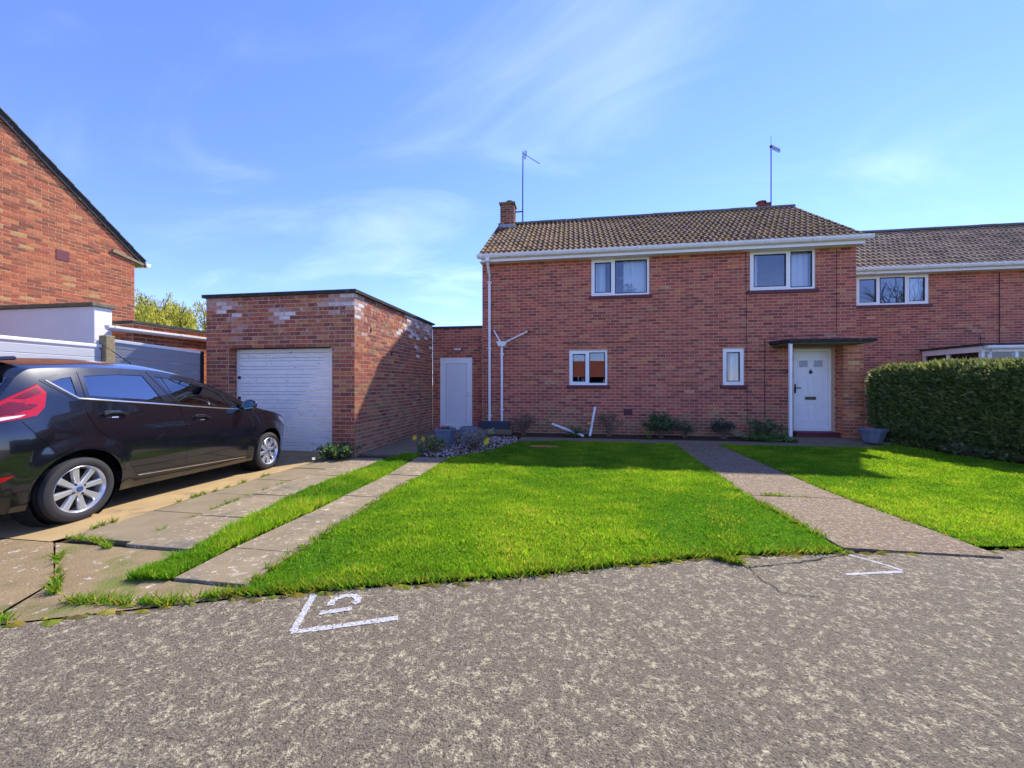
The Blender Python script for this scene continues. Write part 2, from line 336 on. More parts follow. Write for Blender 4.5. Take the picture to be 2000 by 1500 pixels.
# lawns
LAWN=[(-1.88,2.0)]+[(x,y+.03) for x,y in RE if -1.85<x<1.9]+[(1.94,3.1),(1.97,4.4),(2.2,8.65),(-.3,8.75),(-1.15,8.5),(-1.62,7.1),(-2.08,6.5),(-2.1,4.82),(-1.92,3.07)]
LAWN2=[(2.98,3.35)]+[(x,y+.03) for x,y in RE if 3.0<x<9.3]+[(7.9,5.2),(7.15,7.35),(6.7,9.2),(5.9,8.75),(3.12,8.75),(3.06,4.92)]
STRIP=[(-2.68,1.97),(-2.42,2.0),(-2.44,2.66),(-2.40,3.15),(-2.5,4.43),(-2.72,6.7),(-3.0,6.6),(-3.12,6.1),(-3.08,4.16),(-2.79,2.95),(-2.68,2.39)]
for n,p in (('lawn_turf',LAWN),('lawn_turf',LAWN2),('lawn_turf',STRIP)): sheet(n,p,.006 if p is not STRIP else .012,'turf')
def inpoly(X,Y,poly):
    ins=np.zeros(len(X),bool); n=len(poly)
    for i in range(n):
        x0,y0=poly[i-1]; x1,y1=poly[i]
        c=((y0>Y)!=(y1>Y)); ins^= c & (X<(x1-x0)*(Y-y0)/((y1-y0) if y1!=y0 else 1e-9)+x0)
    return ins
def vnoise(X,Y,s,seed):
    r=np.random.default_rng(seed); out=np.zeros(len(X))
    for k in range(9):
        a=r.uniform(0,6.28); f=s*r.uniform(.5,1.9); out+=np.sin((X*math.cos(a)+Y*math.sin(a))*f+r.uniform(0,6.28))
    return out/9
gzv=np.vectorize(gz)
def grass(name,poly,n,hmin,hmax,label,seed=1,wid=.0045,yellow=.0,bare=None):
    xs=[p[0] for p in poly]; ys=[p[1] for p in poly]
    X=NR.uniform(min(xs),max(xs),n*3); Y=min(ys)+(max(ys)-min(ys))*NR.uniform(0,1,n*3)**1.35
    k=inpoly(X,Y,poly); X=X[k][:n]; Y=Y[k][:n]
    if bare is not None:
        k=((X-bare[0])/bare[2])**2+((Y-bare[1])/bare[3])**2>NR.uniform(.5,1.3,len(X)); X=X[k];Y=Y[k]
    m=len(X); patch=vnoise(X,Y,2.2,seed); fine=vnoise(X,Y,9,seed+5); fine2=vnoise(X,Y,26,seed+9)
    h=NR.uniform(hmin,hmax,m)*np.clip(1+.7*fine+.5*patch,.6,2)*(1+.5*(fine2>.25)); w=wid*NR.uniform(.7,1.5,m)*(1+.10*Y)
    a=NR.uniform(0,6.283,m); b=NR.uniform(0,6.283,m); ln=h*NR.uniform(.15,.95,m); Z=gzv(Y)
    V=np.empty((m,3,3)); V[:,0]=np.c_[X-np.cos(a)*w,Y-np.sin(a)*w,Z]; V[:,1]=np.c_[X+np.cos(a)*w,Y+np.sin(a)*w,Z]; V[:,2]=np.c_[X+np.cos(b)*ln,Y+np.sin(b)*ln,Z+h]
    t=np.clip(.5+1.0*patch+.7*fine+NR.normal(0,.22,m),0,1)[:,None]; y=(NR.uniform(0,1,m)<.04+yellow+.14*(fine>.28)+.12*(patch>.32))[:,None]
    C=(1-t)*np.array([.10,.29,.012])+t*np.array([.29,.50,.018]); C=np.where(y,np.array([.55,.52,.06]),C)*NR.uniform(.7,1.25,m)[:,None]
    o=fast(name,V.reshape(-1,3),np.arange(m*3).reshape(-1,3),C,'grass'); tag(o,label,'grass',kind='stuff'); return o
grass('lawn_grass',LAWN,360000,.014,.034,'bright green mown grass of the lawn between slab path and pebbled path',3,bare=(*gnd(1062,873),.34,.15))
grass('lawn_grass',LAWN2,250000,.014,.034,'bright green mown grass of the lawn beside the hedge',8)
grass('verge_grass',STRIP,52000,.028,.06,'narrow strip of longer grass between two rows of slabs',5)
# rough tufts along kerb line and slab joints
tx=[]; 
def tuft_line(pts,n,spread):
    for _ in range(n):
        i=random.randrange(len(pts)-1); t=random.random(); a,b=pts[i],pts[i+1]
        cx,cy=a[0]+(b[0]-a[0])*t,a[1]+(b[1]-a[1])*t
        for _ in range(random.randint(8,26)): tx.append((cx+random.gauss(0,spread),cy+random.gauss(0,spread*.5)))
tuft_line([(x,y+.04) for x,y in RE if -1.95<x<1.95],210,.035); tuft_line([(-2.75,1.72),(-2.2,1.78),(-1.85,1.95)],44,.03); tuft_line([(-3.86,2.42),(-3.5,2.4),(-3.3,2.3)],14,.02)
tuft_line([(-3.88,2.5),(-4.0,3.7),(-4.2,4.8)],17,.012); tuft_line([(ml(2.6),2.6),(ml(3.4),3.4),(ml(4.6),4.6)],12,.014); tuft_line([(-2.9,1.76),(-3.1,1.9),(-3.85,2.36)],16,.014); tuft_line([(-4.2,road_y(-4.2)+.04),(-2.8,road_y(-2.8)+.04)],50,.03)
tuft_line([gnd(1385,1088),gnd(1420,1096),gnd(1455,1106)],26,.02); tuft_line([(3.0,3.4),(4.2,3.66),(5.4,3.9)],60,.03); tuft_line([(2.1,4.76),(2.7,4.77)],12,.012); tuft_line([(1.95,3.3),(1.98,4.4),(2.1,6.5)],60,.02); tuft_line([(2.98,3.5),(3.06,4.9),(3.1,7)],60,.02); tuft_line([(-1.9,2.05),(-1.94,3.1),(-2.1,4.8)],70,.02)
T=np.array(tx); m=len(T); h=NR.uniform(.015,.06,m); a=NR.uniform(0,6.28,m); b=NR.uniform(0,6.28,m); Z=gzv(T[:,1])+.004
V=np.empty((m,3,3)); V[:,0]=np.c_[T[:,0]-np.cos(a)*.005,T[:,1]-np.sin(a)*.005,Z]; V[:,1]=np.c_[T[:,0]+np.cos(a)*.005,T[:,1]+np.sin(a)*.005,Z]; V[:,2]=np.c_[T[:,0]+np.cos(b)*h*.8,T[:,1]+np.sin(b)*h*.8,Z+h]
C=np.where((NR.uniform(0,1,m)<.3)[:,None],np.array([.36,.32,.03]),np.array([.15,.33,.015]))*NR.uniform(.7,1.25,m)[:,None]
tag(fast('edge_weeds',V.reshape(-1,3),np.arange(m*3).reshape(-1,3),C,'grass'),'ragged grass tufts along the kerb edge and slab joints','weeds',kind='stuff')
# moss crust on kerb line
mo=MB()
for (x0,y0),(x1,y1) in zip(RE[:-1],RE[1:]):
    if x1<-4.6 or x0>5.5: continue
    n=max(1,int((x1-x0)/.05))
    for i in range(n):
        t=(i+random.random())/n; x=x0+(x1-x0)*t; y=y0+(y1-y0)*t+random.gauss(.0,.018); r=random.uniform(.012,.04); z=gz(y)
        k=6; rr=[r*random.uniform(.6,1.3) for _ in range(k)]; n0=len(mo.v); mo.v.append((x,y,z+.012))
        for j in range(k): mo.v.append((x+rr[j]*1.5*math.cos(j*1.047),y+rr[j]*.8*math.sin(j*1.047),z+.001))
        c=random.choice(((.16,.13,.02),(.22,.19,.03),(.12,.10,.03),(.13,.16,.02)))
        for j in range(k): mo.f.append((n0,n0+1+j,n0+1+(j+1)%k)); mo.c.append(c)
tag(mo.build('moss','moss'),'yellow brown moss crusted along the road edge','moss',kind='stuff')
# worn orange patch of earth in the lawn and the cracked repair in the road
bx_,by_=gnd(1062,873); sheet('bare_earth',[(bx_+.36*math.cos(t)*random.uniform(.8,1.1),by_+.17*math.sin(t)*random.uniform(.8,1.1)) for t in np.linspace(0,6.0,14)],.014,'earth')
def crack(pix,w,n=7):
    mb=MB(); pts=[Vector((*gnd(*p),0)) for p in pix]; f_=[]
    for a_,b_ in zip(pts[:-1],pts[1:]):
        for k in range(n): f_.append(a_.lerp(b_,k/n)+Vector((random.gauss(0,.006),random.gauss(0,.006),0)))
    f_.append(pts[-1])
    for a_,b_ in zip(f_[:-1],f_[1:]):
        q=Vector((-(b_-a_).y,(b_-a_).x,0)).normalized(); w0,w1=w*random.uniform(.3,1),w*random.uniform(.3,1)
        mb.quad([(*(a_-q*w0).xy,gz(a_.y)+.004),(*(b_-q*w1).xy,gz(b_.y)+.004),(*(b_+q*w1).xy,gz(b_.y)+.004),(*(a_+q*w0).xy,gz(a_.y)+.004)])
    tag(mb.build('road_crack','seam2'),kind='structure')
crack([(1462,1109),(1520,1104),(1580,1096),(1650,1084)],.007); crack([(1372,1090),(1420,1098),(1462,1109),(1490,1135),(1530,1158),(1600,1168)],.0035)
# litter / pebbles on flower bed
pb=MB(); BED=[(-2.7,6.75),(-2.1,6.55),(-1.68,7.1),(-1.2,8.5),(-1.3,9.4),(-2.3,9.3),(-2.75,8.4)]
for _ in range(2600):
    x,y=random.uniform(-2.8,-1.1),random.uniform(6.5,9.4)
    if not inpoly(np.array([x]),np.array([y]),BED)[0]: continue
    r=random.uniform(.008,.026); q=random.uniform(0,6.28); c=random.choice((lin((196,180,166)),lin((168,120,96)),lin((120,96,78)),lin((150,138,126)),lin((92,70,54)),lin((210,200,190))))
    n0=len(pb.v); pb.v.append((x,y,r*.9))
    for j in range(5): pb.v.append((x+r*1.3*math.cos(q+j*1.257),y+r*math.sin(q+j*1.257),-.02))
    for j in range(5): pb.f.append((n0,n0+1+j,n0+1+(j+1)%5)); pb.c.append(c)
tag(pb.build('bed_chippings','flower'),'loose chippings and bark litter on the flower bed','gravel',kind='stuff')
sheet('flower_bed',BED,-.006,'soil'); sheet('wall_bed',[(-1.2,9.3),(4.9,9.3),(4.9,10.14),(-2.3,10.14),(-2.3,9.4)],.004,'soil')
# ================================================================ BRICKWORK
def shade(c,k): return tuple(v*k for v in c)
PAL_H=[lin(c) for c in ((146,76,68),(150,82,72),(134,68,64),(120,62,60),(158,88,76),(138,74,66),(162,84,72),(110,60,58),(176,102,74),(150,96,80),(126,72,66),(180,108,78),(160,120,98))]
PW_H=[9,9,9,7,7,9,6,5,2.5,5,7,.7,.5]
PAL_G=[lin(c) for c in ((128,68,58),(146,84,62),(108,58,56),(152,98,66),(120,66,60),(136,76,66),(96,54,54),(158,112,82),(140,92,70),(116,80,62))]
PW_G=[9,8,8,6,8,8,6,3,6,4]
PAL_N=[lin(c) for c in ((168,92,68),(158,82,62),(146,78,62),(176,104,74),(124,72,60),(150,88,66),(182,112,78),(112,68,54),(176,140,96))]
PW_N=[9,9,8,7,5,8,5,3,2]
def warm(p,k=1.55): return [(min(.6,c[0]*k*1.04),c[1]*k*1.03,c[2]*k*.86) for c in p]
def calm(p,k=.6):
    m_=[sum(c[i] for c in p)/len(p) for i in range(3)]; return [tuple(m_[i]+(c[i]-m_[i])*k for i in range(3)) for c in p]
PAL_H=calm(warm(PAL_H,1.62),.92); PAL_G=calm(warm(PAL_G,1.65),.75); PAL_N=calm(warm(PAL_N,1.2),.8); PAL_P=[(c[0]*1.25,c[1]*1.4,c[2]*1.45) for c in PAL_N]
ALG=[lin(c) for c in ((164,116,84),(150,102,76),(170,124,90),(150,108,74))]; PAL_H=PAL_H+ALG; PW_H=PW_H+[0]*4; PAL_G=PAL_G+[lin(c) for c in ((214,200,194),(196,158,146),(224,214,210),(186,142,130))]+ALG; PW_G=PW_G+[0,0,0,0,1,1,1,1]
CO=.075; JT=.013
BCACHE={}
def brick_wall(parent,o,d,n,z0,z1,spans,pal,pw,mt,seed,keep,L=.225,proud=.004,alg=0,bloom=False):
    """o (x,y) of the wall start, d unit direction, n outward normal; spans(za,zb)->[(a,b)..]; adds to keep: list of bricks"""
    r=random.Random(seed); i=0; z=z0
    while z<z1-.02:
        za,zb=z+JT/2,min(z+CO-JT/2,z1); off=(L/2 if i%2 else 0)
        for a,b in spans(za,zb):
            x=math.floor((a-off)/L)*L+off
            while x<b:
                p,q=max(x,a)+JT/2,min(x+L,b)-JT/2
                if q-p>.012:
                    ci=r.choices(range(len(pal)),pw)[0]
                    if bloom and za>1.75:
                        e_=(math.sin(p*2.1+seed)+math.sin(p*5.3+za*3+seed*2)+math.sin(za*7-p*1.7)+1.2*math.sin(p*1.1-seed))*.25+(za-2.4)*.9
                        if r.random()<e_*1.5+.12: ci=len(pal)-8+r.randrange(4)
                    if alg and r.random()<1.15-za/alg: ci=len(pal)-1-r.randrange(4)
                    keep.append((parent,o,d,n,p,q,za,zb,ci,pal,mt,r.random(),proud))
                x+=L
        z+=CO; i+=1
def emit_bricks(keep,root,limit=300,stuff_name='brickwork'):
    def dist(k):
        (ox,oy),(dx_,dy_)=k[1],k[2]; m=(k[4]+k[5])/2; x,y=ox+dx_*m,oy+dy_*m; zc=(k[6]+k[7])/2
        t=depth(x,y)
        if t<.5: return 999
        u=1000+FP*(x*cT+y*sT)/t; v=750-FP*(zc-HC)/t
        return t+(500 if not(0<u<2000 and 0<v<1500) else 0)+(2*(k[5]-k[4]<.2))
    keep.sort(key=dist); big=keep[:limit]; rest=keep[limit:]
    for (par,o,d,n,p,q,za,zb,ci,pal,mt,rv,pr) in big:
        key=(round(q-p,2),round(zb-za,3),ci,id(pal),mt,d,n,pr)
        if key not in BCACHE:
            l=q-p; h=zb-za; mb=MB(); P=lambda a,c,zz_:(d[0]*a+n[0]*c,d[1]*a+n[1]*c,zz_)
            mb.hexa([P(-l/2,pr,-h/2),P(l/2,pr,-h/2),P(l/2,-.03,-h/2),P(-l/2,-.03,-h/2),P(-l/2,pr,h/2),P(l/2,pr,h/2),P(l/2,-.03,h/2),P(-l/2,-.03,h/2)],pal[ci],skip=(4,))
            ob=mb.build('brick',mt); BCACHE[key]=ob.data; 
        else:
            ob=bpy.data.objects.new('brick',BCACHE[key]); COL.objects.link(ob)
        m=(p+q)/2; ob.location=(o[0]+d[0]*m+n[0]*(rv-.5)*.003,o[1]+d[1]*m+n[1]*(rv-.5)*.003,(za+zb)/2); ob.parent=root
    bym={}
    for k in rest: bym.setdefault(k[10],[]).append(k)
    for mt,ks in bym.items():
        mb=MB()
        for (par,o,d,n,p,q,za,zb,ci,pal,_,rv,pr) in ks:
            w=pr+(rv-.5)*.004; P=lambda a,c,zz_:(o[0]+d[0]*a+n[0]*c,o[1]+d[1]*a+n[1]*c,zz_)
            mb.hexa([P(p,w,za),P(q,w,za),P(q,-.03,za),P(p,-.03,za),P(p,w,zb),P(q,w,zb),P(q,-.03,zb),P(p,-.03,zb)],shade(pal[ci],.88+.24*rv),skip=(4,))
        tag(mb.build(stuff_name,mt,root),kind='stuff')
def core(parent,name,o,d,n,z0,z1,x0,x1,opens,mt,thick=.24,skipend=False):
    """mortar body with openings [(a,b,za,zb)]"""
    mb=MB(); P=lambda a,c,z:(o[0]+d[0]*a+n[0]*c,o[1]+d[1]*a+n[1]*c,z)
    zs=sorted({z0,z1,*[z for w in opens for z in w[2:] if z0<z<z1]})
    xs=sorted({x0,x1,*[x for w in opens for x in w[:2] if x0<x<x1]})
    def solid(i,j):
        if not(0<=i<len(xs)-1 and 0<=j<len(zs)-1): return False
        cx,cz=(xs[i]+xs[i+1])/2,(zs[j]+zs[j+1])/2
        return not any(a<cx<b and c<cz<e for a,b,c,e in opens)
    for i in range(len(xs)-1):
        for j in range(len(zs)-1):
            if not solid(i,j): continue
            a,b,c,e=xs[i],xs[i+1],zs[j],zs[j+1]
            mb.quad([P(a,0,c),P(b,0,c),P(b,0,e),P(a,0,e)]); mb.quad([P(b,-thick,c),P(a,-thick,c),P(a,-thick,e),P(b,-thick,e)])
            if not solid(i-1,j): mb.quad([P(a,-thick,c),P(a,0,c),P(a,0,e),P(a,-thick,e)])
            if not solid(i+1,j): mb.quad([P(b,0,c),P(b,-thick,c),P(b,-thick,e),P(b,0,e)])
            if not solid(i,j-1): mb.quad([P(a,-thick,c),P(b,-thick,c),P(b,0,c),P(a,0,c)])
            if not solid(i,j+1): mb.quad([P(a,0,e),P(b,0,e),P(b,-thick,e),P(a,-thick,e)])
    return mb.build(name,mt,parent)
def spanfn(x0,x1,opens):
    def f(za,zb):
        s=[(x0,x1)]
        for a,b,c,e in opens:
            if zb>c+.01 and za<e-.01:
                t=[]
                for p,q in s:
                    if a>p: t.append((p,min(q,a)))
                    if b<q: t.append((max(p,b),q))
                s=[(p,q) for p,q in t if q-p>.02]
        return s
    return f
# ---------------------------------------------------------------- window builder (plane facing -Y)
def window(root,x0,x1,z0,z1,Y,mull,open_side,sill=True,curt=(),maroon=True,three=None,sillout=.05):
    """frame in the opening; mull list of mullion x; open_side: indices of panes with a dark gasketed sash"""
    fw=.05; y0,y1=Y+.015,Y+.075
    mb=MB(); mb.box(x0,x0+fw,y0,y1,z0,z1); mb.box(x1-fw,x1,y0,y1,z0,z1); mb.box(x0+fw,x1-fw,y0,y1,z1-fw,z1); mb.box(x0+fw,x1-fw,y0,y1,z0,z0+fw)
    w=mb.build('window','upvc',root)
    xs=[x0+fw]+[v for m_ in mull for v in (m_-.03,m_+.03)]+[x1-fw]
    for m_ in mull: MB().box(m_-.03,m_+.03,y0+.002,y1-.002,z0+fw,z1-fw).build('mullion','upvc',w)
    for i in range(0,len(xs),2):
        a,b=xs[i],xs[i+1]; za,zb=z0+fw,z1-fw
        if i//2 in open_side:
            s=MB(); t=.035; yy0,yy1=y0-.008,y0+.05
            s.box(a,a+t,yy0,yy1,za,zb); s.box(b-t,b,yy0,yy1,za,zb); s.box(a+t,b-t,yy0,yy1,zb-t,zb); s.box(a+t,b-t,yy0,yy1,za,za+t); s.build('sash','upvc',w)
            a+=t;b-=t;za+=t;zb-=t
        gk=MB(); t=.022; yy0,yy1=y0+.006,y0+.04
        gk.box(a,a+t,yy0,yy1,za,zb); gk.box(b-t,b,yy0,yy1,za,zb); gk.box(a+t,b-t,yy0,yy1,zb-t,zb); gk.box(a+t,b-t,yy0,yy1,za,za+t); gk.build('gasket','gasket',w)
        MB().box(a+t,b-t,y0+.018,y0+.026,za+t,zb-t).build('pane','pane',w)
    if sill: MB().box(x0-.07,x1+.07,Y-sillout,Y+.06,z0-.085,z0-.004).build('sill','maroon',w,bevel=.008)
    for c0,c1 in curt:
        cu=MB(); n=max(6,int((c1-c0)/.03)); yy=Y+.22
        pts=[(c0+(c1-c0)*i/n,yy+.018*math.sin(i*1.9)+.008*math.sin(i*.7)) for i in range(n+1)]
        for (xa,ya),(xb,yb) in zip(pts[:-1],pts[1:]): cu.quad([(xa,ya,z0-.02),(xb,yb,z0-.02),(xb,yb,z1+.02),(xa,ya,z1+.02)])
        cu.build('curtain','curtain',w,smooth=True,weld=True)
    return w
def room(root,x0,x1,y0,y1,z0,z1,m='room'):
    mb=MB(); p=[(x0,y0,z0),(x1,y0,z0),(x1,y1,z0),(x0,y1,z0),(x0,y0,z1),(x1,y0,z1),(x1,y1,z1),(x0,y1,z1)]
    mb.hexa(p,skip=(2,)); mb.build('room_lining',m,root)
# ================================================================ MAIN HOUSE
YH=10.15; XL,XR=-2.37,6.63
house=empty('brick_house','two storey red brick house with mossy tiled roof and white front door','house',(0,0,0))
WIN=dict(w1=(.525,1.963,3.572,4.525),w2=(4.325,5.758,3.575,4.54),w3=(-.04,.926,1.274,2.17),w4=(3.707,4.187,1.275,2.171))
DOOR=(5.29,6.17,.03,2.165)
op=list(WIN.values())+[DOOR]; ZE=4.60
core(house,'wall',(0,YH),(1,0),(0,-1),-.1,ZE,XL,XR,op,'mortar')
for q in ((XL,XL+.24,YH+.242,15.6),(XR-.24,XR,YH+.242,15.6),(XL,XR,15.602,15.84)): MB().box(*q,-.1,ZE).build('wall','mortar',house)
K=[]
brick_wall(house,(0,YH),(1,0),(0,-1),-.05,ZE,spanfn(XL,XR,op),PAL_H,PW_H,'brick',5,K,alg=.62)
# gable triangles of the main roof
ridgeY,ridgeZ,eaveY,eaveZ=12.9,6.70,9.86,4.66
for X,nx in ((XL,-1),(XR,1)):
    mb=MB(); mb.quad([(X,YH,ZE),(X,15.64,ZE),(X,ridgeY,ridgeZ-.12)] if nx<0 else [(X,15.64,ZE),(X,YH,ZE),(X,ridgeY,ridgeZ-.12)]); mb.build('gable_wall','mortar',house)
# pier and its return beside the door
PX0,PX1,PY=6.21,6.62,9.90
MB().box(PX0,PX1,PY,YH-.012,-.05,2.2).build('pier','mortar',house)
brick_wall(house,(0,PY),(1,0),(0,-1),-.05,2.2,lambda a,b:[(PX0-.008,PX1+.008)],PAL_P,PW_N,'brick_lichen',9,K)
brick_wall(house,(PX0,10.27),(0,-1),(-1,0),-.05,2.2,lambda a,b:[(0,.362)],PAL_P,PW_N,'brick_lichen',19,K)
brick_wall(house,(PX1,PY+.008),(0,1),(1,0),-.05,2.2,lambda a,b:[(0,.24)],PAL_H,PW_H,'brick',21,K)
emit_bricks(K,house)
# rooms behind the windows
room(house,-2.1,3.0,YH+.245,13.5,2.75,4.59); room(house,3.06,6.36,YH+.245,13.5,2.75,4.59); room(house,-2.1,3.0,YH+.245,13.5,.1,2.6,'roomdark'); room(house,3.06,4.9,YH+.245,12,.1,2.6,'room')
window(house,*WIN['w1'],YH,[1.09],[0],curt=((.56,.9),(1.36,1.93)))
window(house,*WIN['w2'],YH,[5.2],[0],curt=((4.36,4.58),(5.32,5.72)))
window(house,*WIN['w3'],YH,[.44],[0])
window(house,*WIN['w4'],YH,[],[0],curt=((3.95,4.16),))
for x,y,z in ((1.42,11.2,4.25),(4.86,11.2,4.3)):
    MB().lathe([(.02,.0),(.10,.012),(.11,.04),(.05,.08),(.0,.085)],16,o=(x,y,z)).build('ceiling_lamp','upvc',house,smooth=True)
for x in (1.5,5.0):
    mb=MB()
    for _ in range(70):
        a=random.uniform(0,6.28); r=random.uniform(.02,.16); z=3.6+random.uniform(.05,.3); p=Vector((x+r*math.cos(a),YH+.16+abs(r*math.sin(a))*.25,z)); t=random.uniform(0,6.28)
        mb.quad([p,p+Vector((.03*math.cos(t),.01,.03*math.sin(t))),p+Vector((.06*math.cos(t+.4),.0,.06*math.sin(t+.4))),p+Vector((.03*math.cos(t+.8),-.01,.03*math.sin(t+.8)))],random.choice(((.06,.14,.05),(.10,.20,.08))))
    mb.build('window_plant','leaf',house)
# lettering ornament on the lower window sill (cream letters facing out)
for i,(x,ch) in enumerate(((.17,'L'),(.27,'y'))):
    cu=bpy.data.curves.new('letter','FONT'); cu.body=ch; cu.size=.2; cu.extrude=.012; t=bpy.data.objects.new('tmp',cu); COL.objects.link(t)
    bpy.context.view_layer.update(); me=bpy.data.meshes.new_from_object(t.evaluated_get(bpy.context.evaluated_depsgraph_get())); bpy.data.objects.remove(t)
    me.materials.clear(); me.materials.append(MATS['curtain']); lo=bpy.data.objects.new('sill_letter',me); COL.objects.link(lo); lo.parent=house; lo.rotation_euler=(R(90),0,0); lo.location=(x,YH+.14,1.36)
MB().box(-.03,.92,YH+.08,YH+.236,1.30,1.34).build('inner_sill','upvc',house)
# front door
YD=10.262
dr=MB(); f=.06; a,b,c,e=DOOR[0]-.0,PX0-.012,.17,2.155
fr=MB(); fr.box(a,a+f,YD,YD+.08,c,e); fr.box(b-f-.04,b,YD,YD+.08,c,e); fr.box(a+f,b-f-.04,YD,YD+.08,e-.075,e); fr.box(a+f,b-f-.04,YD-.02,YD+.08,c,c+.05)
fr.build('door_frame','upvc',house)
la,lb_,lc,le=a+f+.004,b-f-.044,c+.055,e-.08
leaf=MB().box(la,lb_,YD+.012,YD+.055,lc,le).build('front_door','door_white',house)
wd=lb_-la; cxs=((la+.09,la+wd/2-.045),(la+wd/2+.045,lb_-.09)); hh=le-lc
for i,(z0,z1) in enumerate(((.79,.90),(.44,.68),(.10,.335))):
    for (p,q) in cxs:
        z0a,z1a=lc+hh*z0,lc+hh*z1
        m_=MB(); t=.022
        m_.box(p,p+t,YD-.006,YD+.012,z0a,z1a); m_.box(q-t,q,YD-.006,YD+.012,z0a,z1a); m_.box(p+t,q-t,YD-.006,YD+.012,z1a-t,z1a); m_.box(p+t,q-t,YD-.006,YD+.012,z0a,z0a+t); m_.build('panel_moulding','door_white',leaf)
        if i==0: MB().box(p+t,q-t,YD+.006,YD+.011,z0a+t,z1a-t).build('door_light','door_light',leaf)
        else: MB().box(p+t+.03,q-t-.03,YD+.004,YD+.012,z0a+t+.03,z1a-t-.03).build('door_panel','door_white',leaf,bevel=.003)
xm=(la+lb_)/2
MB().box(xm-.12,xm+.12,YD+.0,YD+.012,lc+hh*.375,lc+hh*.415).build('letterbox','brass',leaf,bevel=.003)
kn=MB(); zk=lc+hh*.735
for s in (-1,1): kn.tube([(xm,YD,zk),(xm+s*.02,YD-.012,zk+.03),(xm+s*.035,YD-.006,zk+.005),(xm+s*.012,YD-.004,zk-.03)],.009,6)
kn.tube([(xm,YD-.004,zk+.075),(xm,YD-.014,zk+.03),(xm,YD-.014,zk-.03),(xm,YD-.004,zk-.06)],[.004,.013,.012,.005],6); kn.build('knocker','iron',leaf,smooth=True)
hd=MB(); hd.box(la+.015,la+.05,YD-.0,YD+.012,lc+hh*.46,lc+hh*.58); hd.tube([(la+.03,YD,lc+hh*.53),(la+.03,YD-.05,lc+hh*.53),(la+.14,YD-.05,lc+hh*.53)],.011,8); hd.build('handle','iron',leaf,smooth=True)
MB().box(a-.01,b+.01,YH-.16,YD+.08,-.02,.165).build('doorstep','maroon',house,bevel=.012)
# canopy, post
cn=MB(); cy0,cy1,cx0,cx1,cz=9.28,YH-.014,4.74,6.47,2.235
cn.hexa([(cx0,cy0,cz-.02),(cx1,cy0,cz-.02),(cx1,cy1,cz),(cx0,cy1,cz),(cx0,cy0,cz+.055),(cx1,cy0,cz+.055),(cx1,cy1,cz+.095),(cx0,cy1,cz+.095)]); can=cn.build('canopy','felt_dark',house,bevel=.012)
MB().box(cx0+.06,cx1-.06,cy0+.06,cy1,cz-.045,cz-.012).build('canopy_soffit','felt_tan',can)
MB().box(4.79,4.85,9.34,9.40,.05,cz-.03).build('canopy_post','upvc',house,bevel=.006)
# eaves
MB().box(XL-.02,XR+.03,eaveY+.06,YH-.013,4.52,4.545).build('soffit','upvc_grimy',house)
MB().box(XL+.03,XR+.02,eaveY+.035,eaveY+.058,4.515,4.665).build('fascia','upvc',house)
def gutter(root,x0,x1,y,z,m='upvc_grimy',r=.058,axis='x'):
    mb=MB(); prof=[(-r,r*.75),(-r*.95,0),(-r*.55,-r*.7),(0,-r),(r*.55,-r*.7),(r*.95,0),(r,r*.75)]
    inn=[(p*.86,q*.86+.006) for p,q in prof[::-1]]; pr=prof+inn; n=len(pr)
    P=(lambda x,p:(x,y+p[0],z+p[1])) if axis=='x' else (lambda x,p:(y+p[0],x,z+p[1]))
    for i in range(n): mb.quad([P(x0,pr[i]),P(x1,pr[i]),P(x1,pr[(i+1)%n]),P(x0,pr[(i+1)%n])])
    for x in (x0,x1): mb.quad([P(x,q) for q in pr[:7]])
    gt=mb.build('gutter',m,root,weld=True)
    k=int((x1-x0)/.95)
    for i in range(k+1):
        x=x0+.12+(x1-x0-.24)*i/max(1,k); q=MB(); w=.03; n2=7
        for j in range(n2-1):
            a_,b_=[(p[0]*1.12,p[1]*1.12) for p in (prof[j],prof[j+1])]; q.quad([P(x-w,a_),P(x+w,a_),P(x+w,b_),P(x-w,b_)])
        q.build('gutter_bracket','upvc',gt)
    return gt
gutter(house,XL-.07,XR+.13,eaveY-.03,4.645)
# roof tiles
def tile_mesh(w,L,m,flat=False):
    """double roman interlocking tile, local x across, y up the slope, z out"""
    mb=MB(); prof=[]
    if not flat:
        for i in range(17):
            t=i/16; x=t*w; ph=(t*2)%1; z=.034*max(0,math.sin(math.pi*min(1,ph/.62)))**1.0 if ph<.62 else 0
            prof.append((x,z))
    else:
        prof=[(0,.022),(w*.10,.024),(w*.16,.004),(w*.46,.0),(w*.50,.022),(w*.58,.024),(w*.64,.004),(w*.97,0),(w,.022)]
    th=.02
    for (x0,z0),(x1,z1) in zip(prof[:-1],prof[1:]):
        mb.quad([(x0,0,z0+.028),(x1,0,z1+.028),(x1,L,z1),(x0,L,z0)])
        mb.quad([(x0,0,z0+.028-th),(x1,0,z1+.028-th),(x1,0,z1+.028),(x0,0,z0+.028)])
    mb.quad([(0,0,prof[0][1]+.008),(0,0,prof[0][1]+.028),(0,L,prof[0][1]),(0,L,prof[0][1]-.02)]); mb.quad([(w,0,prof[-1][1]+.028),(w,0,prof[-1][1]+.008),(w,L,prof[-1][1]-.02),(w,L,prof[-1][1])])
    return mb
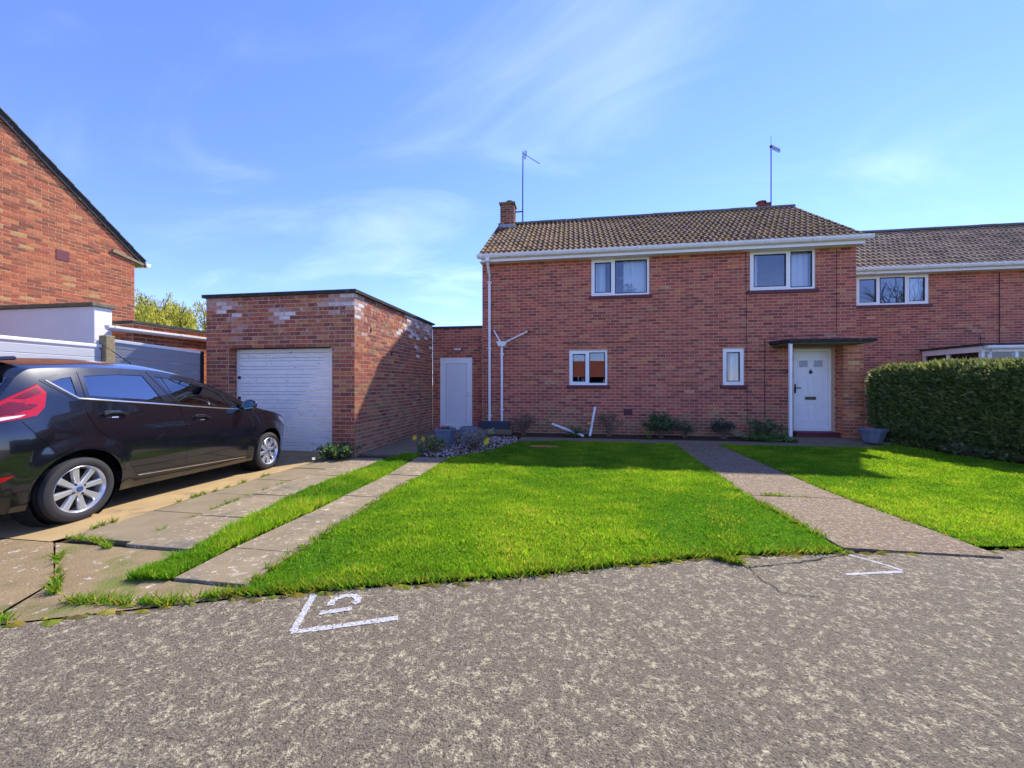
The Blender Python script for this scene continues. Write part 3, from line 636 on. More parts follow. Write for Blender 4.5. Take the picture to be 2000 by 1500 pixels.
def roof(house,x0,x1,ey,ez,ry,rz,rows,tw,pal,mt,flat,seed,ends=True):
    r=random.Random(seed); sl=math.hypot(ry-ey,rz-ez); ang=math.atan2(rz-ez,ry-ey); gauge=sl/rows; L=gauge+.07
    by=2*ry-ey
    dk=MB(); t=.05
    dk.hexa([(x0+.02,ey+.05,ez-.06),(x1-.02,ey+.05,ez-.06),(x1-.02,ry,rz-.09),(x0+.02,ry,rz-.09),(x0+.02,ey+.05,ez-.015),(x1-.02,ey+.05,ez-.015),(x1-.02,ry,rz-.035),(x0+.02,ry,rz-.035)])
    dk.hexa([(x0+.02,ry+.002,rz-.09),(x1-.02,ry+.002,rz-.09),(x1-.02,by,ez-.06),(x0+.02,by,ez-.06),(x0+.02,ry+.002,rz-.0),(x1-.02,ry+.002,rz-.0),(x1-.02,by,ez+.03),(x0+.02,by,ez+.03)])
    rf=dk.build('roof','felt',house)
    cols=int(round((x1-x0)/tw)); tw=(x1-x0)/cols; cells=[]
    cache={}
    for i in range(rows):
        for j in range(cols):
            cells.append((i,j,r.randrange(len(pal)),r.uniform(-.004,.004),r.uniform(-.006,.006)))
    def key(c): 
        x=x0+tw*(c[1]+.5); y=ey+(ry-ey)*c[0]/rows; t=depth(x,y); u=1000+FP*(x*cT+y*sT)/t; return t+(99 if u>2000 else 0)
    cells.sort(key=key)
    ca,sa=math.cos(ang),math.sin(ang); allm=MB()
    for idx,(i,j,ci,dz,rot) in enumerate(cells):
        px,py,pz=x0+tw*j,ey+ca*gauge*i,ez+sa*gauge*i
        if idx<300:
            k=ci
            if k not in cache:
                mb=tile_mesh(tw*.995,L,mt,flat); mb.c=[pal[ci]]*len(mb.f); ob=mb.build('roof_tile',mt,rf,smooth=not flat); cache[k]=ob.data
            else:
                ob=bpy.data.objects.new('roof_tile',cache[k]); COL.objects.link(ob); ob.parent=rf
            ob.location=(px,py-sa*dz,pz+ca*dz); ob.rotation_euler=(ang,0,rot)
        else:
            t_=tile_mesh(tw*.995,L,mt,flat); n0=len(allm.v)
            allm.v+=[(px+x,py+ca*y-sa*(z+dz),pz+sa*y+ca*(z+dz)) for x,y,z in t_.v]; allm.f+=[tuple(n0+q for q in f_) for f_ in t_.f]; allm.c+=[pal[ci]]*len(t_.f)
    if allm.f: tag(allm.build('roof_tiling',mt,rf),kind='stuff')
    # ridge
    n=int((x1-x0)/.45); w=(x1-x0)/n
    for i in range(n):
        mb=MB(); pr=[(math.cos(R(a_))*.12,math.sin(R(a_))*.085) for a_ in range(-15,196,30)]; xa,xb=x0+w*i,x0+w*(i+1)-.008; dz=r.uniform(-.005,.005)
        for p,q in zip(pr[:-1],pr[1:]): mb.quad([(xa,ry-p[0],rz+p[1]+dz),(xb,ry-p[0],rz+p[1]+dz),(xb,ry-q[0],rz+q[1]+dz),(xa,ry-q[0],rz+q[1]+dz)])
        mb.quad([(xa,ry-p[0],rz+p[1]+dz) for p in pr]); mb.quad([(xb,ry-p[0],rz+p[1]+dz) for p in pr[::-1]])
        mb.build('ridge_tile','ridge',rf,weld=True)
    return rf
PAL_T=[lin(c) for c in ((116,88,74),(102,76,64),(126,94,78),(92,68,58),(122,86,68),(108,86,76))]
roof(house,XL-.06,XR+.10,eaveY,eaveZ,ridgeY,ridgeZ,12,.278,PAL_T,'tile',False,3)
# chimneys
def chimney(root,x0,x1,y0,y1,z0,z1,name='chimney',pot=True):
    c=MB().box(x0,x1,y0,y1,z0,z1).build(name,'mortar_grey',root)
    kk=[]
    for (o,d,n,w) in (((x0,y0),(1,0),(0,-1),x1-x0),((x1,y0),(0,1),(1,0),y1-y0),((x0,y1),(0,-1),(-1,0),y1-y0)):
        brick_wall(c,o,d,n,z0+.02,z1,lambda a,b,w=w:[(-.006,w+.006)],PAL_G,PW_G,'brick',31,kk)
    mb=MB()
    for (par,o,d,n,p,q,za,zb,ci,pal,_,rv,pr_) in kk:
        P=lambda a,cc,z_:(o[0]+d[0]*a+n[0]*cc,o[1]+d[1]*a+n[1]*cc,z_)
        mb.hexa([P(p,pr_,za),P(q,pr_,za),P(q,-.02,za),P(p,-.02,za),P(p,pr_,zb),P(q,pr_,zb),P(q,-.02,zb),P(p,-.02,zb)],shade(pal[ci],.5+.25*rv))
    tag(mb.build('chimney_bricks','brick_lichen',c),kind='stuff')
    MB().box(x0-.04,x1+.04,y0-.04,y1+.04,z1,z1+.06).build('chimney_cap','felt_tan',c,bevel=.01)
    MB().box(x0-.02,x1+.02,y0-.03,y1+.02,z0+.1,z0+.24).build('flashing','lead',c)
    if pot: MB().lathe([(.10,z1+.06),(.10,z1+.13),(.115,z1+.14),(.115,z1+.17),(.07,z1+.17),(.07,z1+.08)],16,o=((x0+x1)/2+.05,(y0+y1)/2,0)).build('chimney_pot','terracotta',c,smooth=True)
    return c
chimney(house,-2.33,-1.87,12.62,13.05,6.38,7.30)
c2=MB().box(5.98,6.4,13.35,13.8,6.2,6.93).build('chimney','brick_lichen',house)
MB().lathe([(.10,6.93),(.11,7.02),(.14,7.03),(.14,7.06),(.10,7.08),(.10,7.13),(.15,7.15),(.15,7.18),(.0,7.2)],18,o=(6.08,13.5,0)).build('chimney_pot','terracotta',c2,smooth=True)
MB().box(6.2,6.36,13.42,13.6,6.93,7.14).build('chimney_pot','terracotta',c2,bevel=.01)
MB().box(5.94,6.62,13.3,13.85,6.89,6.95).build('chimney_cap','felt_tan',c2,bevel=.01)
# rainwater pipes
def pipe(root,pts,r,m='upvc',name='downpipe',clips=()):
    o=MB().tube(pts,r,10).build(name,m,root,smooth=True)
    for x,y,z in clips:
        q=MB(); q.tube([(x,y,z-.02),(x,y,z+.02)],r*1.35,10); q.box(x-.06,x+.06,y+.01,y+.045,z-.012,z+.012); q.build('pipe_clip','upvc',o)
    return o
xp=-2.155; yp=YH-.075
MB().box(xp-.05,xp+.05,eaveY-.08,eaveY+.02,4.50,4.60).build('gutter_outlet','upvc',house,bevel=.008)
pipe(house,[(xp,eaveY-.03,4.55),(xp,eaveY-.03,4.46),(xp,yp,4.2),(xp,yp,4.0),(xp,yp,.15)],.036,clips=((xp,yp,4.02),(xp,yp,2.25),(xp,yp,.45)))
xq=-1.82
hop=MB(); hop.hexa([(xq-.09,yp-.06,2.3),(xq+.09,yp-.06,2.3),(xq+.09,yp+.06,2.3),(xq-.09,yp+.06,2.3),(xq-.145,yp-.075,2.43),(xq+.145,yp-.075,2.43),(xq+.145,yp+.066,2.43),(xq-.145,yp+.066,2.43)]); hop.build('hopper','upvc',house,bevel=.008)
pipe(house,[(xq,yp,2.32),(xq,yp,.15)],.034,clips=((xq,yp,2.1),(xq,yp,.62)))
pipe(house,[(-2.04,yp-.0,2.74),(-1.86,yp,2.42)],.02,name='waste_pipe'); pipe(house,[(-1.13,yp,2.69),(-1.72,yp,2.41)],.022,name='waste_pipe')
for x,z in ((-2.045,2.75),(-1.115,2.695)): MB().tube([(x,yp,z),(x,YH,z)],.028,10).build('pipe_stub','gasket',house,smooth=True)
# cables, air brick, bell, lights
def cable(pts,r=.005,root=house): MB().tube(pts,r,5).build('cable','gasket',root)
yc=YH-.016
cable([(-.25,yc,2.36),(1.6,yc,2.37)],.006); cable([(.2,yc,2.36),(.2,yc,2.44)]); cable([(.9,yc,2.365),(.9,yc,2.44)])
x1c=onY(1458,700,YH)[0]; x2c=onY(1493,700,YH)[0]; x3c=onY(1633,560,YH)[0]
cable([(x1c-.02,yc,4.5),(x1c,yc,2.4),(x1c+.02,yc,.35)]); cable([(3.4,yc,2.29),(4.3,yc,2.29)],.005); cable([(x3c,yc,4.5),(x3c,yc,2.55),(x3c-.07,yc,2.47),(x2c+.1,yc,2.43),(x2c,yc,2.38),(x2c,yc,.5)])
ab=MB(); ab.box(1.334,1.55,YH-.016,YH+.01,.50,.66); abo=ab.build('air_brick','maroon',house)
for i in range(6):
    for j in range(4): MB().box(1.352+i*.032,1.372+i*.032,YH-.0175,YH-.012,.522+j*.034,.542+j*.034).build('vent_hole','gasket',abo)
MB().tube([(5.08+.05*math.cos(t),YH-.03,1.60+.03*math.sin(t)) for t in [i*.5 for i in range(10)]],.006,6).build('wall_hook','maroon',house)
MB().lathe([(.0,-.03),(.03,-.028),(.036,0)],14,axis='z',o=(5.16,YH-.03,1.62)).build('doorbell','gasket',house,smooth=True)
# ---------------------------------------------------------------- aerials
ae=empty('tv_aerial','dark grey television aerial on a tall pole beside the left chimney','aerial',(-1.61,12.9,6.6))
MB().tube([(0,0,0),(0,0,1.3),(.01,0,2.57)],[.022,.02,.018],8).build('pole','aerial_grey',ae,smooth=True)
b0=Vector((.02,0,2.5)); q_=onY(1054,320,12.3); d=Vector((q_[0]+1.61,-.6,q_[1]-6.6))-b0; MB().tube([b0-d*.05,b0+d],.012,6).build('boom','aerial_grey',ae)
for i in range(3):
    p=b0+d*(.08+i*.05); MB().tube([p+Vector((-.02,-.0,-.14)),p+Vector((.02,0,.14))],.009,6).build('element','aerial_grey',ae)
MB().box(-.26,.02,-.02,.02,.52,.55).build('bracket','aerial_grey',ae)
ae2=empty('tv_aerial','rusty thin television aerial on the right hand chimney of the house','aerial',(6.33,13.4,6.95))
MB().tube([(0,0,-.02),(0,0,2.0)],.017,8).build('pole','aerial_rust',ae2,smooth=True); MB().tube([(0,0,2.0),(0,0,2.28)],.006,6).build('rod','aerial_grey',ae2)
MB().lathe([(.0,1.9),(.04,1.92),(.045,1.97),(0,2.0)],10).build('clamp','aerial_rust',ae2,smooth=True)
q_=onY(1524,295,13.0); d=(Vector((q_[0]-6.33,-.4,q_[1]-6.95))-Vector((0,0,1.94)))/.75; MB().tube([(0,0,1.94),Vector((0,0,1.94))+d*.75],.01,6).build('boom','aerial_rust',ae2)
for i in range(7):
    p=Vector((0,0,1.94))+d*(.15+i*.09); q=Vector((.03,.028,.075)); MB().tube([p-q,p+q],.012,5).build('element','aerial_rust',ae2)
# ================================================================ LINK WALL with side door
YL=10.44; link=empty('side_wall','low brick wall with white plastic side door joining garage to house','wall')
LD=(-3.654,-2.73,.02,2.03)
core(link,'wall',(0,YL),(1,0),(0,-1),-.1,2.86,-3.88,XL-.002,[LD],'mortar',.2)
K=[]; brick_wall(link,(0,YL),(1,0),(0,-1),-.05,2.86,spanfn(-3.88,XL-.002,[LD]),PAL_H,PW_H,'brick',55,K); emit_bricks(K,link,300)
MB().box(-3.9,XL-.004,YL-.035,YL+.23,2.862,2.925).build('coping','felt',link,bevel=.008)
a,b,c,e=LD; f=.055; fr=MB(); fr.box(a,a+f,YL+.0,YL+.07,c,e); fr.box(b-f,b,YL,YL+.07,c,e); fr.box(a+f,b-f,YL,YL+.07,e-f,e); fr.box(a+f,b-f,YL,YL+.07,c,c+.04); fr.build('door_frame','upvc',link)
dl=MB(); a+=f+.003;b-=f+.003;c+=.043;e-=f+.003; t=.095
dl.box(a,a+t,YL+.008,YL+.06,c,e); dl.box(b-t,b,YL+.008,YL+.06,c,e); dl.box(a+t,b-t,YL+.008,YL+.06,e-t,e); dl.box(a+t,b-t,YL+.008,YL+.06,c,c+t+.03); dlo=dl.build('side_door','upvc',link)
MB().box(a+t,b-t,YL+.022,YL+.05,c+t+.03,e-t).build('door_panel','door_panel',dlo)
gk=MB(); gk.box(a+t,a+t+.008,YL+.016,YL+.022,c+t+.03,e-t); gk.box(b-t-.008,b-t,YL+.016,YL+.022,c+t+.03,e-t); gk.box(a+t+.008,b-t-.008,YL+.016,YL+.022,e-t-.008,e-t); gk.build('gasket','lead',dlo)
hd=MB(); hd.box(b-.06,b-.03,YL-.002,YL+.01,.92,1.12); hd.tube([(b-.045,YL,1.07),(b-.045,YL-.045,1.07),(b-.16,YL-.045,1.07)],.011,8); hd.build('handle','upvc',dlo,smooth=True)
MB().tube([(b-.045,YL-.004,.97),(b-.045,YL+.004,.97)],.012,8).build('keyhole','brass',dlo)
lt=MB().box(-3.235,-3.02,YL-.06,YL-.01,2.235,2.30).build('wall_light','gasket',link,bevel=.006); MB().box(-3.225,-3.03,YL-.075,YL-.061,2.243,2.292).build('diffuser','curtain',lt,bevel=.005)
MB().box(-3.75,-2.65,9.98,YL-.02,-.02,.02).build('doorstep','slab_plain',link,bevel=.008)
# ================================================================ GARAGE
YG=6.45; GX0,GX1=-6.974,-3.882; GZ=2.95
gar=empty('garage','flat roofed brick garage with peeling white boarded door','garage')
GO=[(-6.483,-4.323,-.2,1.985)]
core(gar,'wall',(0,YG),(1,0),(0,-1),-.1,GZ,GX0,GX1,GO,'mortar_grey')
for q in ((GX1-.24,GX1),(GX0,GX0+.24)): MB().box(*q,YG+.242,10.43,-.1,GZ).build('wall','mortar_grey',gar)
K=[]
brick_wall(gar,(0,YG),(1,0),(0,-1),-.05,GZ,spanfn(GX0,GX1+.008,GO),PAL_G,PW_G,'brick_bloom',71,K,bloom=True)
brick_wall(gar,(GX1,YG),(0,1),(1,0),-.05,GZ,lambda a,b:[(.0,3.98)],PAL_G,PW_G,'brick_bloom',72,K,alg=1.3,bloom=True)
brick_wall(gar,(GX0,YG),(0,1),(-1,0),-.05,GZ,lambda a,b:[(.0,3.98)],PAL_G,PW_G,'brick',73,K)
brick_wall(gar,(-6.483,YG),(0,1),(1,0),-.05,1.98,lambda a,b:[(.0,.2)],PAL_G,PW_G,'brick',74,K)
emit_bricks(K,gar)
MB().box(-6.55,-4.25,YG+.006,YG+.2,1.985,2.0).build('lintel','felt',gar)
fl=MB(); z0,z1=GZ,GZ+.065
fl.box(GX0-.05,GX1+.06,YG-.06,10.5,z0+.03,z1); fl.box(GX0-.05,GX1+.06,YG-.06,YG+.05,z0+.002,z0+.029); fl.box(GX1-.05,GX1+.06,YG+.052,10.4,z0+.002,z0+.029); fl.build('flat_roof','felt',gar,bevel=.008)
gd=MB(); yd=YG+.2
gd.box(-6.481,-6.43,yd-.02,yd+.05,0,1.97); gd.box(-4.376,-4.325,yd-.02,yd+.05,0,1.97); gd.box(-6.43,-4.376,yd-.02,yd+.05,1.9,1.97); gdo=gd.build('garage_door','old_paint',gar)
z=.012; i=0
while z<1.885:
    h=.105 if i%2==0 else .058
    h=min(h,1.895-z); MB().box(-6.426,-4.38,yd-.004-random.uniform(0,.004),yd+.03,z+.003,z+h-.003).build('door_board','old_paint',gdo,bevel=.003); z+=h; i+=1
for zz_ in (.5,1.0,1.4): MB().box(-6.45,-6.40,yd-.026,yd-.004,zz_,zz_+.05).build('hinge','iron',gdo)
for (y,z,s) in ((YG+.55,2.32,.05),(YG+1.42,1.92,.06)): MB().box(GX1-.01,GX1+.01,y,y+s,z,z+.09).build('brick_hole','gasket',gar)
o=MB(); o.tube([(-4.03,6.40,0),(-4.03,6.40,.24)],.022,10); tag(o.build('pipe_stub','plastic_grey',smooth=True),'short grey pipe rising from the ground at the garage door jamb','pipe')
# ================================================================ SECOND HOUSE (right, set back)
Y2=13.0; h2=empty('brick_house','set back brick house with white framed triple window and grey brown tiles','house')
W2=(8.50,10.387,3.66,4.53); X2a,X2b=6.5,17.0
core(h2,'wall',(0,Y2),(1,0),(0,-1),-.1,4.6,X2a,X2b,[W2],'mortar')
MB().box(X2b-.24,X2b,Y2+.242,18,-.1,4.6).build('wall','mortar',h2)
K=[]; brick_wall(h2,(0,Y2),(1,0),(0,-1),-.05,4.6,spanfn(X2a,X2b,[W2]),PAL_H,PW_H,'brick_lichen',91,K); emit_bricks(K,h2)
room(h2,8.2,11,Y2+.245,16,2.7,4.59)
window(h2,*W2,Y2,[9.10,9.82],[0,2],curt=((8.54,8.7),(9.9,10.33)))
MB().box(X2a,X2b+.05,Y2-.25,Y2-.013,4.535,4.56).build('soffit','upvc_grimy',h2); MB().box(X2a,X2b+.05,Y2-.275,Y2-.252,4.53,4.66).build('fascia','upvc_grimy',h2)
gutter(h2,6.75,X2b+.1,Y2-.34,4.66)
PAL_T2=[lin(c) for c in ((146,124,102),(132,110,92),(154,130,106),(124,104,88))]
roof(h2,6.5,17.1,Y2-.31,4.68,15.5,6.70,12,.30,PAL_T2,'tile_plain',True,14)
x=onY(1951,560,Y2)[0]; cable([(x,Y2-.016,4.5),(x,Y2-.016,2.0)],.008,h2); x=onY(1914,650,Y2)[0]; cable([(x,Y2-.016,2.7),(x,Y2-.016,2.3)],.006,h2)
# glazed porch of that house
po=empty('glazed_porch','white framed glazed porch with flat black roof behind the hedge','porch')
px0,px1,py0,pz=10.22,13.6,11.35,2.27
fr=MB()
for y in (py0,12.2,Y2-.08): fr.box(px0,px0+.07,y,y+.07,0,pz-.16)
for x in (px0+.72,px0+1.5,px0+2.4,px1-.07): fr.box(x,x+.07,py0,py0+.07,0,pz-.16)
fr.box(px0,px0+.07,py0+.07,Y2-.01,.75,.82); fr.box(px0+.07,px1,py0,py0+.07,.75,.82); fr.build('frame','upvc',po)
MB().box(px0-.02,px1,py0-.03,Y2-.02,pz-.16,pz-.01).build('fascia','upvc',po); MB().box(px0-.07,px1+.05,py0-.09,Y2-.016,pz-.008,pz+.05).build('flat_roof','felt',po,bevel=.008)
MB().box(px0+.02,px0+.03,py0+.07,Y2-.02,.82,pz-.16).build('side_pane','pane',po); MB().box(px0+.07,px1,py0+.02,py0+.03,.82,pz-.16).build('front_pane','pane',po)
MB().box(px0+.01,px0+.06,py0+.08,Y2-.02,0,.75).build('side_panel','upvc',po); MB().box(px0+.08,px1,py0+.01,py0+.06,0,.75).build('front_panel','upvc',po)
gutter(po,px0-.02,px1+.02,py0-.13,pz-.05,'upvc',.05); pipe(po,[(px0+.12,py0-.12,pz-.08),(px0+.12,py0-.06,pz-.25),(px0+.12,py0-.06,.1)],.034)
# ================================================================ LEFT NEIGHBOUR (gable end)
XN=-11.07; nb=empty('brick_house','tall orange brick gable end of the neighbouring house','house')
ny0,ny1,nrY,nez,sl=.45,8.276,4.36,4.62,.835
nrz=nez+(ny1-nrY)*sl
mb=MB(); mb.quad([(XN,ny0,-.1),(XN,ny1,-.1),(XN,ny1,nez),(XN,nrY,nrz),(XN,ny0,nez)]); mb.quad([(XN,ny1,-.1),(XN-8,ny1,-.1),(XN-8,ny1,nez),(XN,ny1,nez)]); mb.quad([(XN-8,ny0,-.1),(XN,ny0,-.1),(XN,ny0,nez),(XN-8,ny0,nez)]); mb.build('wall','mortar_warm',nb)
def sp_g(za,zb):
    a,b=ny0,ny1
    if zb>nez: k=(zb-nez)/sl; a+=k; b-=k
    return [(a,b)] if b-a>.1 else []
K=[]; brick_wall(nb,(XN,0),(0,1),(1,0),-.05,nrz,sp_g,PAL_N,PW_N,'brick',101,K); emit_bricks(K,nb)
for s,(ya,yb) in enumerate(((ny1+.22,nrY),(ny0-.22,nrY))):
    za,zb=nez-.22*sl+.0,nrz; up=.02
    rb_=MB(); rb_.hexa([(XN-8,ya,za),(XN+.05,ya,za),(XN+.05,yb,zb),(XN-8,yb,zb),(XN-8,ya,za+.06),(XN+.05,ya,za+.06),(XN+.05,yb,zb+.06),(XN-8,yb,zb+.06)]); ro=rb_.build('roof','felt',nb)
    MB().hexa([(XN+.012,ya,za-.08),(XN+.045,ya,za-.08),(XN+.045,yb,zb-.08),(XN+.012,yb,zb-.08),(XN+.012,ya,za-.005),(XN+.045,ya,za-.005),(XN+.045,yb,zb-.005),(XN+.012,yb,zb-.005)]).build('barge_board','felt',nb)
    n=14
    for i in range(n):
        t0,t1=i/n,(i+1)/n; y0,y1=ya+(yb-ya)*t0,ya+(yb-ya)*t1; z0,z1=za+(zb-za)*t0,za+(zb-za)*t1
        MB().hexa([(XN-.5,y0,z0+.072),(XN+.08,y0,z0+.072),(XN+.08,y1,z1+.062),(XN-.5,y1,z1+.062),(XN-.5,y0,z0+.10),(XN+.08,y0,z0+.10),(XN+.08,y1,z1+.074),(XN-.5,y1,z1+.074)]).build('verge_tile','ridge',ro)
MB().hexa([(XN-1,ny1-.5,nez-.1),(XN+.05,ny1-.5,nez-.1),(XN+.05,ny1+.24,nez-.24),(XN-1,ny1+.24,nez-.24),(XN-1,ny1-.5,nez-.03),(XN+.05,ny1-.5,nez-.03),(XN+.05,ny1+.24,nez-.19),(XN-1,ny1+.24,nez-.19)]).build('eaves_box','concrete_post',nb)
gutter(nb,XN-4,XN+.08,ny1+.27,nez-.2)
MB().box(XN-.01,XN+.012,6.75,6.97,4.02,4.24).build('air_brick','maroon',nb)
# rendered wall
rw=empty('rendered_wall','white rendered wall with dark coping against the neighbouring gable','wall')
MB().box(XN+.02,-8.23,5.52,5.79,-.1,2.66).build('wall','render_white',rw,bevel=.01); MB().box(XN+.015,-8.19,5.47,5.84,2.66,2.725).build('coping','felt_tan',rw,bevel=.008)
# brick outbuilding with white gutter
ob=empty('brick_outbuilding','low brick outbuilding with white gutter behind the slatted fence','shed')
MB().box(-10.3,-8.0,5.95,9.2,-.1,2.42).build('wall','mortar_warm',ob)
K=[]; brick_wall(ob,(-8.0,5.95),(0,1),(1,0),1.2,2.42,lambda a,b:[(0,3.25)],PAL_N,PW_N,'brick',111,K); brick_wall(ob,(-10.3,5.95),(1,0),(0,-1),1.2,2.42,lambda a,b:[(0,2.3)],PAL_N,PW_N,'brick',112,K); emit_bricks(K,ob,120)
MB().box(-10.35,-7.95,5.9,9.25,2.42,2.47).build('flat_roof','felt',ob,bevel=.008); gutter(ob,5.5,9.2,-7.93,2.28,'upvc',.05,axis='y')
MB().box(-7.6,-7.05,7.1,7.6,0,2.17).build('pier','concrete_post',ob,bevel=.01)
# ================================================================ FENCES
def fence(label,p0,p1,ztop0,ztop1,nb_,m,cap,bh=.155):
    o=empty('panel_fence',label,'fence',(p0[0],p0[1],0)); dx_,dy_=p1[0]-p0[0],p1[1]-p0[1]; l=math.hypot(dx_,dy_); o.rotation_euler=(0,0,math.atan2(dy_,dx_))
    k=(ztop1-ztop0)/l
    for i in range(nb_):
        a=i*bh+.06; b_=a+bh-.005
        if a>min(ztop0,ztop1): break
        f=lambda x,z:z*(ztop0+k*x)/ztop0
        MB().hexa([(0,-.018,f(0,a)),(l,-.018,f(l,a)),(l,.018,f(l,a)),(0,.018,f(0,a)),(0,-.018,f(0,b_)),(l,-.018,f(l,b_)),(l,.018,f(l,b_)),(0,.018,f(0,b_))]).build('fence_board',m,o,bevel=.005)
    MB().hexa([(0,-.03,ztop0-.02),(l,-.03,ztop1-.02),(l,.03,ztop1-.02),(0,.03,ztop0-.02),(0,-.03,ztop0+.03),(l,-.03,ztop1+.03),(l,.03,ztop1+.03),(0,.03,ztop0+.03)]).build('top_rail',cap,o,bevel=.006)
    return o
fence('white capped pale board fence left of the concrete post',(-7.25,.6),(-7.42,5.06),1.93,1.9,14,'board_light','board_white',.13)
fence('slatted board fence with shade in its grey between concrete post and garage',(-7.4,5.22),(-7.02,6.36),2.0,1.9,14,'board_shaded','board_white',.14)
tag(MB().box(-7.47,-7.33,5.07,5.2,0,2.08).build('fence_post','concrete_post',bevel=.012),'speckled concrete fence post between two board fences','post')
tag(MB().box(-7.06,-7.0,6.37,6.43,0,1.93).build('fence_post','gasket',bevel=.008),'dark slim fence post against the garage corner','post')
# ================================================================ VEGETATION
def leaves(P,N,size,asp,cols,jit=.35,up=.0):
    """quad leaves at points P with axis directions N"""
    m=len(P); N=N+NR.normal(0,jit,(m,3)); N[:,2]+=up; N/=np.linalg.norm(N,axis=1)[:,None]+1e-9
    T=np.cross(N,NR.normal(0,1,(m,3))); T/=np.linalg.norm(T,axis=1)[:,None]+1e-9
    s=size*NR.uniform(.6,1.4,m)[:,None]; V=np.empty((m,4,3)); V[:,0]=P; V[:,1]=P+N*s*.5+T*s*asp; V[:,2]=P+N*s; V[:,3]=P+N*s*.5-T*s*asp
    cols=np.array(cols); C=cols[NR.integers(0,len(cols),m)]*NR.uniform(.65,1.35,m)[:,None]
    return V.reshape(-1,3),np.arange(m*4).reshape(-1,4),C
# hedge
HP=[(6.62,9.62),(7.0,8.3),(7.2,7.3),(7.62,5.6),(7.9,4.6)]
def hx(y): return np.interp(y,[p[1] for p in HP[::-1]],[p[0] for p in HP[::-1]])
hedge=empty('hedge','long clipped dark green conifer hedge along the lawn edge','hedge',(7.2,7.2,0))
def loc(V): return V-np.array([7.2,7.2,0])
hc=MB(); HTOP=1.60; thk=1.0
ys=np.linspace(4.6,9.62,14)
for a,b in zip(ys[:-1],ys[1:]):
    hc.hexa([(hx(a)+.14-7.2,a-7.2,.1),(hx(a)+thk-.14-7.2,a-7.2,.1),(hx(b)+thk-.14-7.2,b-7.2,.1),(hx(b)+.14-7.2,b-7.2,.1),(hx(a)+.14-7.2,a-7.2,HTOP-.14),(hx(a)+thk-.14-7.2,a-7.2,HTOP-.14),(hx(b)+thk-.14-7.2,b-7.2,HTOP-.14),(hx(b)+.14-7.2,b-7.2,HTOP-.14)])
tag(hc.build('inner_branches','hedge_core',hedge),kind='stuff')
def hedge_face(n,which):
    y=NR.uniform(4.55,9.66,n)
    if which=='side':
        z=NR.uniform(.02,HTOP,n); bul=.12*vnoise(y,z,4,3)+.08*vnoise(y,z,13,4)+.12*np.clip((z-1.35)/.25,0,1)**2; x=hx(y)+bul-NR.uniform(-.12,.04,n)*1.0; x+=.10*(z<.25); Nn=np.c_[-np.ones(n)*.9,-np.ones(n)*.25,np.full(n,.45)]
    elif which=='top':
        x0=NR.uniform(0,thk,n); x=hx(y)+x0; z=HTOP+.08*vnoise(x,y,5,6)+.06*vnoise(x,y,18,7)+NR.uniform(-.12,.07,n)-.10*np.clip(.12-x0,0,.12)/.12; Nn=np.c_[-np.ones(n)*.35,np.zeros(n),np.ones(n)]
    elif which=='back':
        z=NR.uniform(.05,HTOP,n); x=hx(y)+thk+.05*vnoise(y,z,8,3)+NR.uniform(-.05,.08,n); Nn=np.c_[np.ones(n),np.zeros(n),np.full(n,.4)]
    else:
        z=NR.uniform(.05,HTOP,n); x=hx(9.62)+NR.uniform(0,thk,n); y=9.62+NR.uniform(-.03,.12,n); Nn=np.c_[np.zeros(n),np.ones(n),np.full(n,.4)]
    return np.c_[x,y,z],Nn
CH=[(.14,.21,.06),(.19,.27,.075),(.25,.32,.09),(.09,.15,.05),(.30,.29,.11)]
CT=[(.16,.21,.05),(.21,.25,.065),(.12,.17,.04),(.25,.25,.08)]
for w,n,cs in (('side',80000,CH),('top',30000,CT),('back',14000,CH),('end',5000,CH)):
    P,Nn=hedge_face(n,w); V,F_,C=leaves(loc(P),Nn,.085,.16,cs,.45); tag(fast('foliage',V,F_,C,'leaf',hedge),kind='stuff')
nsh=900; ysh=NR.uniform(4.6,9.6,nsh); xs0=NR.uniform(-.02,thk,nsh); P=np.c_[hx(ysh)+xs0,ysh,HTOP-.06+.08*vnoise(hx(ysh)+xs0,ysh,5,6)]; V,F_,C=leaves(loc(P),np.c_[NR.normal(-.2,.4,nsh),NR.normal(0,.4,nsh),np.ones(nsh)],.20,.07,CT,.2); tag(fast('stray_shoots',V,F_,C,'leaf',hedge),kind='stuff')
